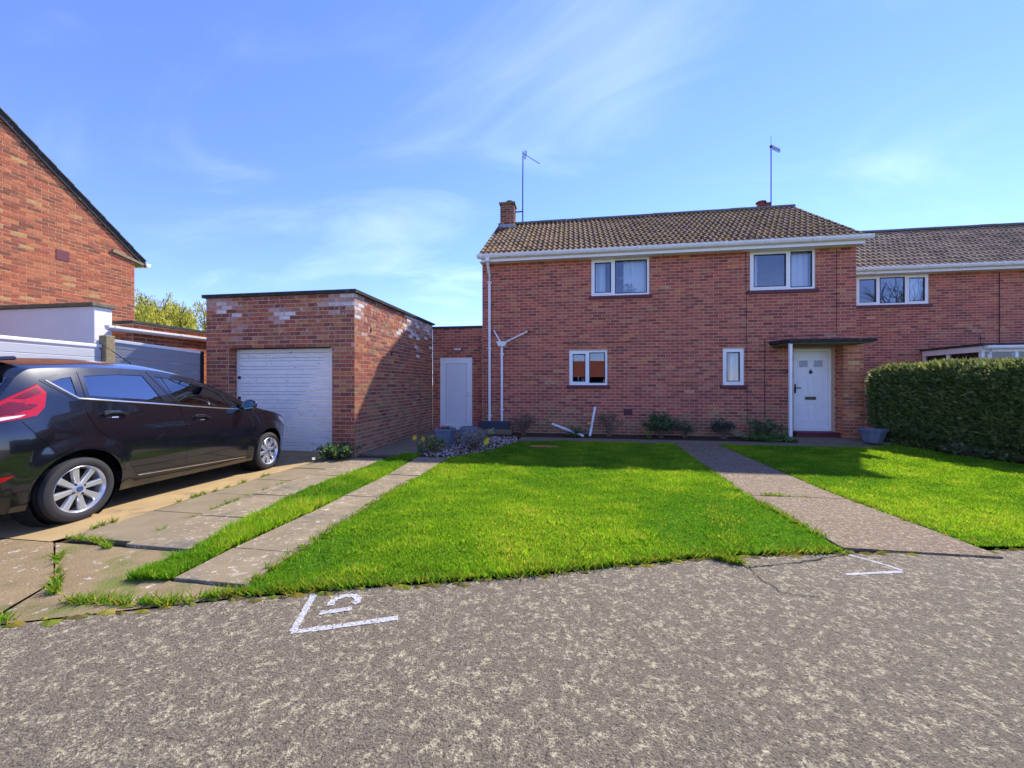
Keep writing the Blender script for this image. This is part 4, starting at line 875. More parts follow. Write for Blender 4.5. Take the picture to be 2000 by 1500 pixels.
# shrub maker
def shrub(name,label,cat,loc_,r,h,nst,nleaf,cols,lsize,asp=.3,spread=1.0,twigc='twig',group=None,bare=False):
    o=empty(name,label,cat,loc_,group=group); st=MB(); pts=[]; rr=random.Random(sum(ord(ch)*(i+1) for i,ch in enumerate(label)))
    for i in range(nst):
        a=rr.uniform(0,6.28); k=rr.uniform(.25,1)**.7*spread; tip=Vector((r*k*math.cos(a),r*k*math.sin(a),h*rr.uniform(.6,1.0)*(1-.35*k*k))); mid=tip*.5+Vector((rr.gauss(0,.03),rr.gauss(0,.03),h*.1)); base=Vector((rr.gauss(0,.03),rr.gauss(0,.03),0))
        st.tube([base,mid,tip],[.008,.006,.002],5,cap=False)
        for _ in range(3 if not bare else 6):
            t=rr.uniform(.35,.95); p=mid.lerp(tip,t) if t>.5 else base.lerp(mid,t*2); q=p+Vector((rr.gauss(0,.09),rr.gauss(0,.09),rr.uniform(.02,.12))); st.tube([p,q],[.004,.0015],4,cap=False); pts.append((p,q))
        pts.append((mid,tip))
    st.build('stems',twigc,o)
    if nleaf:
        P=np.empty((nleaf,3)); D=np.empty((nleaf,3))
        for i in range(nleaf):
            p,q=rr.choice(pts); v=p.lerp(q,rr.uniform(.15,1.08)); P[i]=v; D[i]=(q-p).normalized()
        P+=NR.normal(0,.018,P.shape); P[:,2]=np.maximum(P[:,2],.01); V,F_,C=leaves(P,D,lsize,asp,cols,.8,.2); tag(fast('foliage',V,F_,C,'leaf',o),kind='stuff')
    return o
DG=[(.08,.15,.05),(.11,.19,.06),(.15,.22,.08)]; OL=[(.17,.19,.09),(.21,.22,.11),(.13,.16,.07)]; GY=[(.36,.35,.29),(.44,.42,.35),(.28,.28,.22)]
def base(u,Y): return (onY(u,850,Y)[0],Y)
x,y=base(1022,9.75); shrub('bare_shrub','leafless brown twiggy shrub right of the grey trough','shrub',(x,y,0),.32,.62,30,160,[(.10,.08,.05),(.13,.1,.06)],.03,bare=True)
x,y=base(1190,9.8); shrub('bare_shrub','sparse twiggy rose bush beside the leaning pipe and air brick','shrub',(x,y,0),.34,.68,24,260,[(.09,.10,.04),(.14,.11,.06)],.03,bare=True)
x,y=base(1290,9.75); shrub('evergreen_shrub','large leafy evergreen shrub growing below the blank middle wall','shrub',(x,y,0),.33,.6,26,2100,DG,.06)
x,y=base(1337,9.8); shrub('evergreen_shrub','small wispy olive shrub touching the large evergreen','shrub',(x,y,0),.26,.42,20,700,OL,.045)
x,y=base(1412,9.75); shrub('evergreen_shrub','low rounded grey green shrub beneath the narrow window','shrub',(x,y,0),.26,.42,24,1500,[(.07,.10,.07),(.05,.08,.05)],.035)
x,y=base(1494,9.75); shrub('evergreen_shrub','olive green bush between narrow window and white canopy post','shrub',(x,y,0),.34,.52,26,1700,OL+DG,.045)
x,y=base(1130,9.6); shrub('low_plant','low green weeds at the foot of the leaning pipes','plant',(x,y,0),.3,.16,12,420,DG,.05)
x,y=base(1500,9.45); shrub('low_plant','bright green ground plant in front of the olive bush','plant',(x,y,0),.42,.12,16,900,[(.10,.22,.03),(.07,.17,.03)],.05)
x,y=gnd(925,878); shrub('lavender','grey silvery lavender clump in front of the square planters','plant',(x,y,0),.27,.36,60,1700,GY,.05,.12)
x,y=gnd(660,897); shrub('low_plant','round green leafy plant at the garage front corner','plant',(x,y+.02,0),.24,.17,30,1500,[(.09,.16,.05),(.13,.21,.07),(.06,.12,.04)],.055,.4)
x,y=gnd(848,884); shrub('low_plant','variegated pale leaved plant beside the front daffodils','plant',(x,y,0),.2,.22,18,600,[(.22,.24,.08),(.12,.17,.05),(.28,.28,.12)],.05,.4)
x,y=gnd(1760,905); shrub('low_plant','scruffy ground plant under the hedge edge','plant',(7.05,8.0,0),.35,.2,16,900,OL+DG,.05)
shrub('bright_conifer','bright yellow green conifer top rising behind the hedge','shrub',(8.25,10.75,0),.55,1.86,40,5200,[(.09,.19,.02),(.12,.25,.03),(.06,.14,.02)],.08)
def daffodil(u,v,n,label,zs=.28):
    x,y=gnd(u,v); o=empty('daffodil_clump',label,'flowers',(x,y,0)); st=MB(); 
    for i in range(n*5):
        a=random.uniform(0,6.28); t=Vector((.09*math.cos(a),.09*math.sin(a),zs*random.uniform(.5,.85))); p=Vector((random.gauss(0,.025),random.gauss(0,.025),0)); d_=Vector((-math.sin(a),math.cos(a),0))*.006
        st.quad([p-d_,p+d_,p+t+d_*.3,p+t-d_*.3],(.06,.16,.03))
    st.build('blades','leaf',o)
    for i in range(n):
        p=Vector((random.gauss(0,.06),random.gauss(0,.06),zs*random.uniform(.85,1.1))); MB().tube([(p.x*.3,p.y*.3,0),p],.004,5).build('stalk','stalk',o)
        f=MB(); 
        for k in range(6):
            a=k*1.047; e1=Vector((math.cos(a),-.3,math.sin(a)))*.055; e2=Vector((math.cos(a+.5),-.3,math.sin(a+.5)))*.022; e3=Vector((math.cos(a-.5),-.3,math.sin(a-.5)))*.022; f.quad([p,p+e3,p+e1,p+e2],(.85,.62,.02))
        f.tube([p+Vector((0,0,0)),p+Vector((0,-.03,0))],[.010,.016],8,(.85,.5,.02)); f.build('flower_head','flower',o)
daffodil(822,884,4,'yellow daffodils at the end of the grass strip'); daffodil(950,890,3,'yellow daffodils beside the lavender and lawn corner')
x,y=base(1151,9.7); d1=empty('daffodil','single yellow daffodil by the leaning pipe','flower',(x,y,0)); MB().tube([(0,0,0),(.01,0,.32)],.005,5).build('stalk','stalk',d1); f=MB().lathe([(.0,.30),(.05,.315),(.055,.34),(.02,.35),(.0,.35)],9,col=(.85,.62,.02)); f.build('flower_head','flower',d1)
def primula(u,Y,label,c):
    x=base(u,Y)[0]; o=empty('primrose',label,'flower',(x,Y,0)); f=MB()
    for _ in range(14):
        p=Vector((random.gauss(0,.05),random.gauss(0,.04),random.uniform(.05,.17))); t=random.uniform(0,6); e=.024
        f.quad([p+Vector((e*math.cos(t+k*1.57),-.01*k%2,e*math.sin(t+k*1.57))) for k in range(4)],c)
    f.build('flower_head','flower',o); l=MB()
    for _ in range(16):
        a=random.uniform(0,6.28); p=Vector((0,0,.01)); q=Vector((.1*math.cos(a),.1*math.sin(a),.05)); d_=Vector((-math.sin(a),math.cos(a),0))*.02; l.quad([p,p+(q-p)*.6-d_,q,p+(q-p)*.6+d_],(.09,.2,.04))
    l.build('rosette','leaf',o)
primula(1268,9.5,'pale yellow primrose left of the large evergreen shrub',(.75,.72,.2)); primula(1461,9.45,'cream primrose right of the low grey green shrub',(.75,.72,.45)); primula(951,9.0,'pale primrose in front of the dark trough',(.72,.72,.35))
# willow behind the fence
def tree(name,label,loc_,h,r,seed,cols,nleaf,lsize,weep=0,leafy=True,trunk_r=.22,levels=4,group=None):
    o=empty(name,label,'tree',loc_,group=group); rr=random.Random(seed); tb=MB(); tips=[]
    def grow(p,d_,l,rad,lev):
        q=p+d_*l; mid=p+d_*l*.5+Vector((rr.gauss(0,.05),rr.gauss(0,.05),rr.gauss(0,.03)))*l
        tb.tube([p,mid,q],[rad,rad*.8,rad*.62],7 if lev<2 else 4,cap=False)
        if lev>=levels: tips.append((mid,q)); return
        for k in range(rr.choice((3,3,4)) if lev<3 else 3):
            ax=Vector((rr.gauss(0,1),rr.gauss(0,1),rr.gauss(0,.4))).normalized(); nd=(d_+ax*rr.uniform(.45,.95)+Vector((0,0,.12))).normalized()
            grow(p.lerp(q,rr.uniform(.55,1)),nd,l*rr.uniform(.58,.8),rad*.55,lev+1)
        if lev>=levels-1: tips.append((mid,q))
    grow(Vector((0,0,0)),Vector((0,0,1)),h*.34,trunk_r,0)
    tb.build('trunk','bark',o,smooth=True)
    if leafy:
        P=np.empty((nleaf,3)); D=np.empty((nleaf,3)); tw=MB()
        for i in range(nleaf):
            p,q=rr.choice(tips); v=p.lerp(q,rr.uniform(0,1.2)); dr=rr.uniform(0,1)**1.5*weep; P[i]=(v.x+rr.gauss(0,.12),v.y+rr.gauss(0,.12),v.z-dr); D[i]=(rr.gauss(0,.3),rr.gauss(0,.3),-1 if weep else .5)
        V,F_,C=leaves(P,D,lsize,.13,cols,.35); tag(fast('crown',V,F_,C,'leaf',o),kind='stuff')
    return o
d=ray(338,700); t=26; tree('willow_tree','yellow green willow tree behind the fence beside the garage',(d[0]*t,d[1]*t,-.1),10.2,4,5,[(.62,.58,.05),(.55,.54,.06),(.42,.42,.05)],13000,.20,weep=1.5,trunk_r=.3)
d=ray(285,700); t=31; tree('willow_tree','yellow green willow partly hidden by the orange brick gable',(d[0]*t,d[1]*t,-.1),11,4,12,[(.55,.54,.05),(.50,.50,.05),(.38,.38,.05)],9000,.22,weep=1.6,trunk_r=.3)
# ================================================================ PLANTERS
def square_planter(u,v,label,s=.36,h=.36,rot=0,flowers=False):
    x,y=gnd(u,v); o=empty('square_planter',label,'planter',(x,y+s*.45,0),rot,group='grey square planters by the side door'); b_=s*.38; t_=s*.5
    mb=MB(); mb.hexa([(-b_,-b_,0),(b_,-b_,0),(b_,b_,0),(-b_,b_,0),(-t_*.92,-t_*.92,h*.86),(t_*.92,-t_*.92,h*.86),(t_*.92,t_*.92,h*.86),(-t_*.92,t_*.92,h*.86)],skip=(1,)); mb.build('body','plastic_grey',o)
    for s_ in (-1,1):
        MB().box(-t_*.6,t_*.6,s_*(t_*.83)-.012,s_*(t_*.83)+.012,h*.3,h*.75).build('side_panel','plastic_grey',o)
    rm=MB(); w=.035; rm.box(-t_,t_,-t_,-t_+w,h*.86,h); rm.box(-t_,t_,t_-w,t_,h*.86,h); rm.box(-t_,-t_+w,-t_+w,t_-w,h*.86,h); rm.box(t_-w,t_,-t_+w,t_-w,h*.86,h); rm.build('rim','plastic_grey',o,bevel=.004)
    MB().box(-t_+w+.002,t_-w-.002,-t_+w+.002,t_-w-.002,h*.80,h*.88).build('soil','soil',o)
    if flowers:
        f=MB(); l=MB()
        for _ in range(60):
            p=Vector((random.uniform(-.1,.1),random.uniform(-.12,.1),h*.9+random.uniform(0,.06))); t=random.uniform(0,6)
            l.quad([p,p+Vector((.03*math.cos(t),.03*math.sin(t),.01)),p+Vector((.05*math.cos(t+.3),.05*math.sin(t+.3),.03)),p+Vector((.02*math.cos(t+.8),.02*math.sin(t+.8),.02))],random.choice(((.10,.16,.04),(.16,.14,.05))))
        for _ in range(9):
            p=Vector((random.uniform(-.1,-.02),random.uniform(-.12,-.02),h*.95+random.uniform(.0,.06))); f.lathe([(.0,0),(.022,.008),(.02,.02),(.0,.024)],7,o=p,col=(.72,.06,.16))
        f.build('flower_head','flower',o); l.build('rosette','leaf',o)
    return o
square_planter(865,872,'grey square planter holding a pink primula by the side door',flowers=True)
square_planter(912,868,'grey empty square planter behind the lavender',rot=.12)
tr=empty('trough_planter','dark grey trough planter under the two white pipes','planter',(-1.97,9.86,.13)); mb=MB(); mb.hexa([(-.36,-.09,0),(.36,-.09,0),(.36,.09,0),(-.36,.09,0),(-.41,-.12,.17),(.41,-.12,.17),(.41,.12,.17),(-.41,.12,.17)],skip=(1,)); mb.build('body','plastic_dark',tr); rm=MB(); rm.box(-.43,.43,-.135,-.10,.16,.19); rm.box(-.43,.43,.10,.135,.16,.19); rm.box(-.43,-.395,-.10,.10,.16,.19); rm.box(.395,.43,-.10,.10,.16,.19); rm.build('rim','plastic_dark',tr,bevel=.004); MB().box(-.394,.394,-.099,.099,.1,.15).build('soil','soil',tr)
tag(MB().box(-2.42,-1.5,9.72,10.02,-.02,.128).build('kerb_block','slab_plain',bevel=.012),'low concrete step under the dark trough planter','step')
oc=empty('octagonal_planter','grey wide tapered planter with a bare cane between porch pier and hedge','planter',(6.36,9.27,.055)); MB().lathe([(.0,0),(.155,0),(.165,.02),(.235,.25),(.262,.255),(.266,.29),(.235,.29),(.215,.25)],8).build('body','plastic_grey',oc,bevel=.004); MB().lathe([(.0,.24),(.22,.24)],8).build('soil','soil',oc); MB().tube([(.08,0,.22),(.0,-.02,.62),(-.14,-.02,.92)],[.008,.006,.004],6).build('cane','bark',oc)
f=MB(); [f.lathe([(.0,0),(.022,.008),(.02,.02),(.0,.024)],7,o=(-.1+random.gauss(0,.02),-.1+random.gauss(0,.02),.29+random.uniform(0,.03)),col=(.78,.12,.22)) for _ in range(5)]; f.build('flower_head','flower',oc)
# loose pipes in the bed
z0=gz(9.6)
o=MB().tube([(onY(1078,828,9.7)[0],9.72,onY(1078,828,9.7)[1]),(onY(1140,848,9.5)[0],9.45,.04)],.03,10).build('loose_pipe','upvc_grimy',smooth=True); tag(o,'dirty white pipe lying tilted in the flower bed','pipe')
o=MB().tube([(onY(1163,796,9.9)[0],10.06,onY(1163,796,9.9)[1]),(onY(1152,848,9.6)[0],9.62,.02)],.032,10).build('loose_pipe','upvc_grimy',smooth=True); tag(o,'dirty white pipe leaning steeply on the brick wall','pipe')
x,y=gnd(830,857); tag(MB().box(-3.5,-2.95,8.55,8.95,.012,.05).build('paving_offcut','slab_plain',bevel=.008),'loose grey paving slab lying before the square planters','slab')
# ================================================================ ROAD PAINT
def stroke(pts,w,parent):
    mb=MB(); pts=[Vector((p[0],p[1],0)) for p in pts]; n=len(pts); L_=[];R_=[]
    fine=[]
    for i in range(n-1):
        for k in range(6): fine.append(pts[i].lerp(pts[i+1],k/6))
    fine.append(pts[-1]); n=len(fine)
    for i,p in enumerate(fine):
        d_=(fine[min(i+1,n-1)]-fine[max(i-1,0)]).normalized(); q=Vector((-d_.y,d_.x,0))*w*.5*random.uniform(.78,1.2)
        L_.append(p+q); R_.append(p-q)
    for i in range(n-1): mb.quad([(v.x,v.y,gz(v.y)+.0018) for v in (R_[i],R_[i+1],L_[i+1],L_[i])])
    return mb
def marking(label,strokes,w):
    mb=MB()
    for k,s in enumerate(strokes):
        q=stroke([gnd(*p) for p in s],w,None); n0=len(mb.v); mb.v+=[(a,b,c+.0004*k) for a,b,c in q.v]; mb.f+=[tuple(n0+i for i in f_) for f_ in q.f]; mb.c+=[None]*len(q.f)
    return tag(mb.build('road_marking','paint_white'),label,'road marking')
marking('white sprayed corner bracket with a curl and bar beside the lawn',[[(614,1160),(601,1183),(588,1206),(572,1233)],[(569,1235),(640,1226),(700,1218),(778,1207)],[(646,1183),(648,1175),(660,1168),(676,1164),(692,1164),(700,1169),(697,1176),(690,1180)],[(624,1198),(655,1194),(687,1189)]],.036)
marking('thin white sprayed corner bracket at the end of the pebbled path',[[(1658,1084),(1700,1095),(1735,1105),(1763,1115)],[(1763,1117),(1720,1119),(1652,1122)]],.026)
# ================================================================ CAR
def crv(tab):
    X=np.array([p[0] for p in tab]); Y=np.array([p[1] for p in tab]); m=np.gradient(Y,X)
    dl=np.diff(Y)/np.diff(X)
    for i in range(len(X)):
        if 0<i<len(X)-1:
            m[i]=0 if dl[i-1]*dl[i]<=0 else 2*dl[i-1]*dl[i]/(dl[i-1]+dl[i])
        else: m[i]=dl[0] if i==0 else dl[-1]
    def f(x):
        x=min(max(x,X[0]),X[-1]); i=min(max(np.searchsorted(X,x)-1,0),len(X)-2); h=X[i+1]-X[i]; t=(x-X[i])/h
        return float((2*t**3-3*t*t+1)*Y[i]+(t**3-2*t*t+t)*h*m[i]+(-2*t**3+3*t*t)*Y[i+1]+(t**3-t*t)*h*m[i+1])
    return f
zt=crv([(-.66,.66),(-.645,.86),(-.60,.98),(-.52,1.09),(-.44,1.22),(-.37,1.33),(-.30,1.395),(-.15,1.425),(.1,1.45),(.4,1.472),(.8,1.478),(1.1,1.46),(1.35,1.415),(1.6,1.335),(1.9,1.215),(2.2,1.085),(2.38,1.01),(2.55,.975),(2.8,.915),(3.0,.845),(3.14,.765),(3.22,.66),(3.26,.52)])
zrl=crv([(-.66,.60),(-.64,.80),(-.58,.93),(-.5,1.04),(-.42,1.16),(-.34,1.26),(-.25,1.315),(0,1.345),(.4,1.375),(.8,1.38),(1.1,1.352),(1.4,1.275),(1.7,1.165),(2.0,1.03),(2.25,.935),(2.5,.885),(2.8,.82),(3.0,.75),(3.14,.67),(3.22,.58),(3.26,.46)])
zbl=lambda y:1.065-.077*y
plan=crv([(-.66,.72),(-.63,.80),(-.55,.88),(-.4,.94),(-.2,.975),(.2,1),(2.0,1),(2.5,.985),(2.75,.95),(2.95,.88),(3.1,.78),(3.2,.64),(3.26,.46)])
gside=crv([(.15,.79),(.22,.815),(.32,.832),(.5,.852),(.64,.857),(.74,.852),(.80,.846),(.86,.834),(.93,.818),(1.0,.80),(1.1,.775)])
AW=.335; WH=((0.0,.29),(2.489,.29))
def wside(y,z):
    zb=min(zbl(y),1.1)
    if z<=zb: w=gside(min(z,1.1)*1.0)
    else: w=gside(zb)-.0-.205*((z-zb)/(1.38-.95))**1.12
    w*=plan(y)
    for wy,wz in WH:
        r=math.hypot(y-wy,z-wz)
        if z>.18 and r<.46: w+=.016*max(0,1-max(0,(r-.35))/.11)
    return w
car=empty('parked_car','shiny black five door hatchback parked nose first at the garage','car',(-5.07,2.64,.1),0)
car.rotation_euler=(R(-2.2),0,R(7.0))
st=sorted({round(v,4) for v in list(np.arange(-.66,3.2601,.024))+[-.66,3.26]+[wy+AW*math.sin(a_) for wy,_ in WH for a_ in np.linspace(-math.pi/2,math.pi/2,29)]+[3.23,3.245,-.65,-.655]})
def zlow(y):
    z=.19 if -.45<y<2.95 else .19+.10*min(1,(max(-.45-y,y-2.95))/.2)
    for wy,wz in WH:
        if abs(y-wy)<AW: z=max(z,wz+math.sqrt(max(0,AW*AW-(y-wy)**2)))
    return z
NS,NG,NT=24,16,9
def section(y):
    zr=zrl(y); zb=min(zbl(y),zr-.004); zl=min(zlow(y),zb-.02); pts=[]
    for i in range(NS): z=zl+(zb-zl)*i/NS; pts.append((wside(y,z),z))
    for i in range(NG): z=zb+(zr-zb)*i/NG; pts.append((wside(y,z),z))
    w0=wside(y,zr); tz=zt(y)
    for i in range(NT+1):
        t=i/NT; a_=t*math.pi/2; x=w0*(1-t)**1.0; k=1-(1-t)**2.4
        pts.append((x,zr+(tz-zr)*k))
    return pts
def offset_poly(poly,d_):
    n=len(poly); ar=sum(poly[i-1][0]*poly[i][1]-poly[i][0]*poly[i-1][1] for i in range(n)); s=1 if ar>0 else -1; out=[]
    for i in range(n):
        p0,p1,p2=Vector(poly[i-1]),Vector(poly[i]),Vector(poly[(i+1)%n]); e1=(p1-p0).normalized(); e2=(p2-p1).normalized(); n1_=Vector((e1.y,-e1.x))*s; n2_=Vector((e2.y,-e2.x))*s
        b_=(n1_+n2_); k=1+n1_.dot(n2_); out.append(tuple(p1+b_*(d_/max(k,.35))))
    return out
def dens(poly,n=8):
    out=[]
    for i in range(len(poly)):
        a_,b_=poly[i],poly[(i+1)%len(poly)]
        for k in range(n): out.append((a_[0]+(b_[0]-a_[0])*k/n,a_[1]+(b_[1]-a_[1])*k/n))
    return out
GL=dict(quarter_window=[(-.165,1.215),(-.015,1.095),(.0,1.10),(.008,1.272),(-.08,1.252)],
        rear_window=[(.085,1.095),(.80,1.04),(.675,1.322),(.40,1.316),(.095,1.284)],
        front_window=[(.975,1.025),(1.735,.962),(1.60,1.142),(1.40,1.218),(1.1,1.292),(.79,1.322)],
        corner_window=[(1.80,.952),(2.04,.935),(1.765,1.065)])
HOLE={k:offset_poly(p,.012) for k,p in GL.items()}
def inside(p,poly): return inpoly(np.array([p[0]]),np.array([p[1]]),poly)[0]
secs=[section(y) for y in st]; npt=len(secs[0])
bd=MB(); ids={}
for s in (1,-1):
    for i,y in enumerate(st):
        for j,(x,z) in enumerate(secs[i]):
            ids[(s,i,j)]=len(bd.v); bd.v.append((s*x,y,z))
ws_lo,ws_hi=1.42,2.34; rw_lo,rw_hi=-.56,-.38
for s in (1,-1):
    for i in range(len(st)-1):
        for j in range(npt-1):
            q=[(st[i],secs[i][j][1]),(st[i+1],secs[i+1][j][1]),(st[i+1],secs[i+1][j+1][1]),(st[i],secs[i][j+1][1])]
            ym=(st[i]+st[i+1])/2
            if NS-1<=j<NS+NG and any(all(inside(p,h_) for p in q) for h_ in HOLE.values()): continue
            if j>=NS+NG+1 and ws_lo+.06<ym<ws_hi-.05: continue
            if j>=NS+NG+1 and rw_lo+.03<ym<rw_hi-.02: continue
            f_=[ids[(s,i,j)],ids[(s,i+1,j)],ids[(s,i+1,j+1)],ids[(s,i,j+1)]]
            bd.f.append(tuple(f_ if s>0 else f_[::-1])); bd.c.append(None)
for i in (0,len(st)-1):
    f_=[ids[(1,i,j)] for j in range(npt)]+[ids[(-1,i,j)] for j in range(npt-2,-1,-1)]; bd.f.append(tuple(f_ if i else f_[::-1])); bd.c.append(None)
body=bd.build('body','car_paint',car,smooth=True,weld=True)
ud=MB(); ud.box(-.62,.62,-.55,3.0,.2,.24); ud.box(-.80,.80,.36,2.13,.2,.24); ud.build('underside','car_trim',car)
for wy,wz in WH:
    for s in (-1,1): MB().lathe([(AW-.005,s*.60),(AW-.002,s*.80)],28,axis='x',o=(0,wy,wz)).build('wheel_arch_liner','car_trim',car); MB().lathe([(0,s*.601),(AW-.005,s*.60)],28,axis='x',o=(0,wy,wz)).build('wheel_arch_liner','car_trim',car)
def S3(p,off,s=1): return (s*(wside(p[0],p[1])+off),p[0],p[1])
def patch(name,poly,off,m,parent,s=1,thick=.0):
    mb=MB(); pp=dens(poly,6); c=(sum(p[0] for p in pp)/len(pp),sum(p[1] for p in pp)/len(pp)); n=len(pp)
    rings=[[(c[0]+(p[0]-c[0])*k,c[1]+(p[1]-c[1])*k) for p in pp] for k in (.33,.66,1)]
    for i in range(n):
        a_,b_=rings[0][i],rings[0][(i+1)%n]; mb.quad([S3(c,off,s),S3(a_,off,s),S3(b_,off,s)])
        for k in range(2): mb.quad([S3(rings[k][i],off,s),S3(rings[k+1][i],off,s),S3(rings[k+1][(i+1)%n],off,s),S3(rings[k][(i+1)%n],off,s)])
        if thick: mb.quad([S3(rings[2][i],off,s),S3(rings[2][i],off-thick,s),S3(rings[2][(i+1)%n],off-thick,s),S3(rings[2][(i+1)%n],off,s)])
    return mb.build(name,m,parent,smooth=True,weld=True)
def ring(name,po,pi,off,m,parent,s=1,thick=.012):
    mb=MB(); a_,b_=dens(po,8),dens(pi,8); n=len(a_)
    for i in range(n):
        k=(i+1)%n; mb.quad([S3(a_[i],off,s),S3(a_[k],off,s),S3(b_[k],off,s),S3(b_[i],off,s)]); mb.quad([S3(b_[i],off,s),S3(b_[k],off,s),S3(b_[k],off-thick,s),S3(b_[i],off-thick,s)]); mb.quad([S3(a_[k],off,s),S3(a_[i],off,s),S3(a_[i],off-thick,s),S3(a_[k],off-thick,s)])
    return mb.build(name,m,parent,smooth=True,weld=True)
def line(name,pts,r,m,parent,s=1,off=.001,n=6):
    P=[]; 
    for a_,b_ in zip(pts[:-1],pts[1:]):
        for k in range(6): P.append(S3((a_[0]+(b_[0]-a_[0])*k/6,a_[1]+(b_[1]-a_[1])*k/6),off,s))
    P.append(S3(pts[-1],off,s)); return MB().tube(P,r,n).build(name,m,parent,smooth=True)
for s in (1,-1):
    for k,p in GL.items():
        w_=ring('door_frame' if 'quarter' not in k else 'quarter_frame',offset_poly(p,.032),offset_poly(p,-.006),.004,'car_paint',car,s)
        patch('window_glass',p,-.002,'car_glass' if k in('front_window','corner_window') else 'car_glass_dark',w_,s)
    line('chrome_strip',[(-.19,1.225),(-.09,1.143),(.0,1.073),(.4,1.042),(.9,1.003),(1.4,.963),(1.8,.933),(2.13,.911)],.008,'chrome',car,s,.006)
    line('door_seam',[(.87,1.345),(.93,1.15),(.955,.985),(1.03,.75),(1.04,.35)],.0035,'seam',car,s,-.0025); line('door_seam',[(.045,1.30),(.03,1.075),(.045,.93),(.10,.80),(.24,.66),(.36,.50),(.47,.34)],.0035,'seam',car,s,-.0025)
    line('door_seam',[(.47,.33),(1.04,.315),(2.02,.28)],.0035,'seam',car,s,-.0025); line('door_seam',[(2.02,.28),(2.06,.6),(2.03,.85),(1.9,.93)],.0035,'seam',car,s,-.0025)
    line('sill_trim',[(.5,.305),(1.2,.285),(2.0,.262)],.006,'chrome',car,s,.003); line('bumper_seam',[(-.38,.89),(-.3,.77),(-.18,.61)],.0035,'seam',car,s,-.0025)
    for hy,hz in ((.26,.925),(1.235,.85)):
        h_=patch('door_handle',[(hy-.11,hz),(hy-.06,hz+.035),(hy+.06,hz+.033),(hy+.115,hz-.004),(hy+.05,hz-.034),(hy-.06,hz-.034)],.002,'gasket',car,s)
        line('grip',[(hy-.105,hz+.004),(hy-.05,hz+.016),(hy+.05,hz+.014),(hy+.11,hz-.006)],.014,'car_paint',h_,s,.022,8); line('chrome_lip',[(hy-.03,hz-.03),(hy+.03,hz-.03)],.006,'chrome',h_,s,.006)
    tl=patch('tail_lamp',[(-.60,.94),(-.52,1.02),(-.42,1.09),(-.255,1.188),(-.215,1.125),(-.245,1.0),(-.30,.935),(-.42,.905),(-.58,.875)],.012,'tail_red',car,s,.03)
    patch('reverse_lens',[(-.58,.905),(-.48,.93),(-.36,.945),(-.40,.925),(-.50,.9)],.016,'tail_clear',tl,s)
    patch('brake_lens',[(-.42,1.0),(-.33,1.03),(-.28,1.02),(-.33,.985)],.0155,'tail_dark',tl,s)
    patch('inner_lens',[(-.52,.99),(-.44,1.045),(-.36,1.04),(-.34,.99),(-.42,.95),(-.52,.945)],.0145,'tail_dark',tl,s)
    patch('upper_lens',[(-.42,1.075),(-.27,1.165),(-.245,1.12),(-.35,1.07)],.0145,'tail_dark',tl,s)
    patch('rear_reflector',[(-.6,.465),(-.42,.48),(-.47,.44),(-.6,.425)],.006,'tail_red',car,s)
    patch('head_lamp',[(2.72,.80),(2.95,.745),(3.12,.64),(3.05,.60),(2.9,.665),(2.74,.75)],.008,'tail_clear',car,s,.02)
    mi=MB(); base_=S3((1.95,.93),0,s)
    prof=[]
    mr=empty('tmp','x x x x','x'); bpy.data.objects.remove(mr)
    bmm=bmesh.new(); bmesh.ops.create_uvsphere(bmm,u_segments=16,v_segments=10,radius=1); 
    for v in bmm.verts: v.co=Vector((s*(.92+.105*v.co.x),1.93+(.055*v.co.y if v.co.y>0 else .03*v.co.y),.985+.072*v.co.z))
    me=bpy.data.meshes.new('door_mirror'); bmm.to_mesh(me); bmm.free(); me.polygons.foreach_set('use_smooth',[True]*len(me.polygons)); me.materials.append(MATS['car_paint']); mo_=bpy.data.objects.new('door_mirror',me); COL.objects.link(mo_); mo_.parent=car
    MB().lathe([(0,0),(.058,0),(.058,.006),(0,.006)],20).build('mirror_glass','mirror_glass',mo_).matrix_local=Matrix.Translation((s*.92,1.897,.985))@Matrix.Rotation(R(90),4,'X')@Matrix.Diagonal((1.5,1.0,1,1))
    MB().tube([(s*.80,1.95,.935),(s*.86,1.94,.96)],.025,8).build('mirror_arm','car_trim',mo_)
# windscreen and tailgate glass following the skin
def topglass(name,y0,y1,m,x_in=.93,dz=.004):
    mb=MB(); ys_=np.linspace(y0,y1,14); n=12
    def P(y,t):
        zr=zrl(y); w0=wside(y,zr); k=abs(t); x=w0*k*x_in; tt=1-k*x_in; return (math.copysign(x,t),y,zr+(zt(y)-zr)*(1-(1-tt)**2.4)+dz)
    for a_,b_ in zip(ys_[:-1],ys_[1:]):
        for i in range(n):
            t0,t1=-1+2*i/n,-1+2*(i+1)/n; mb.quad([P(a_,t0),P(a_,t1),P(b_,t1),P(b_,t0)])
    return mb.build(name,m,car,smooth=True,weld=True)
topglass('windscreen',ws_lo,ws_hi,'car_glass'); topglass('tailgate_glass',rw_lo,rw_hi,'car_glass_dark')
sp_=MB(); sp_.hexa([(-.50,-.50,1.35),(.50,-.50,1.35),(.53,-.24,1.392),(-.53,-.24,1.392),(-.48,-.49,1.375),(.48,-.49,1.375),(.52,-.24,1.425),(-.52,-.24,1.425)]); sp_.build('rear_spoiler','car_paint',car,bevel=.012)
MB().box(-.26,.26,-.70,-.655,.56,.68).build('number_plate','tail_clear',car,bevel=.006); MB().box(-.7,.7,-.675,-.64,.30,.42).build('rear_bumper_trim','car_trim',car,bevel=.02)
MB().tube([(0,1.22,1.452),(0,1.16,1.50),(0,.78,1.72)],[.016,.006,.003],6).build('roof_aerial','gasket',car)
MB().box(-.45,.45,3.235,3.27,.30,.48).build('grille','car_trim',car,bevel=.02)
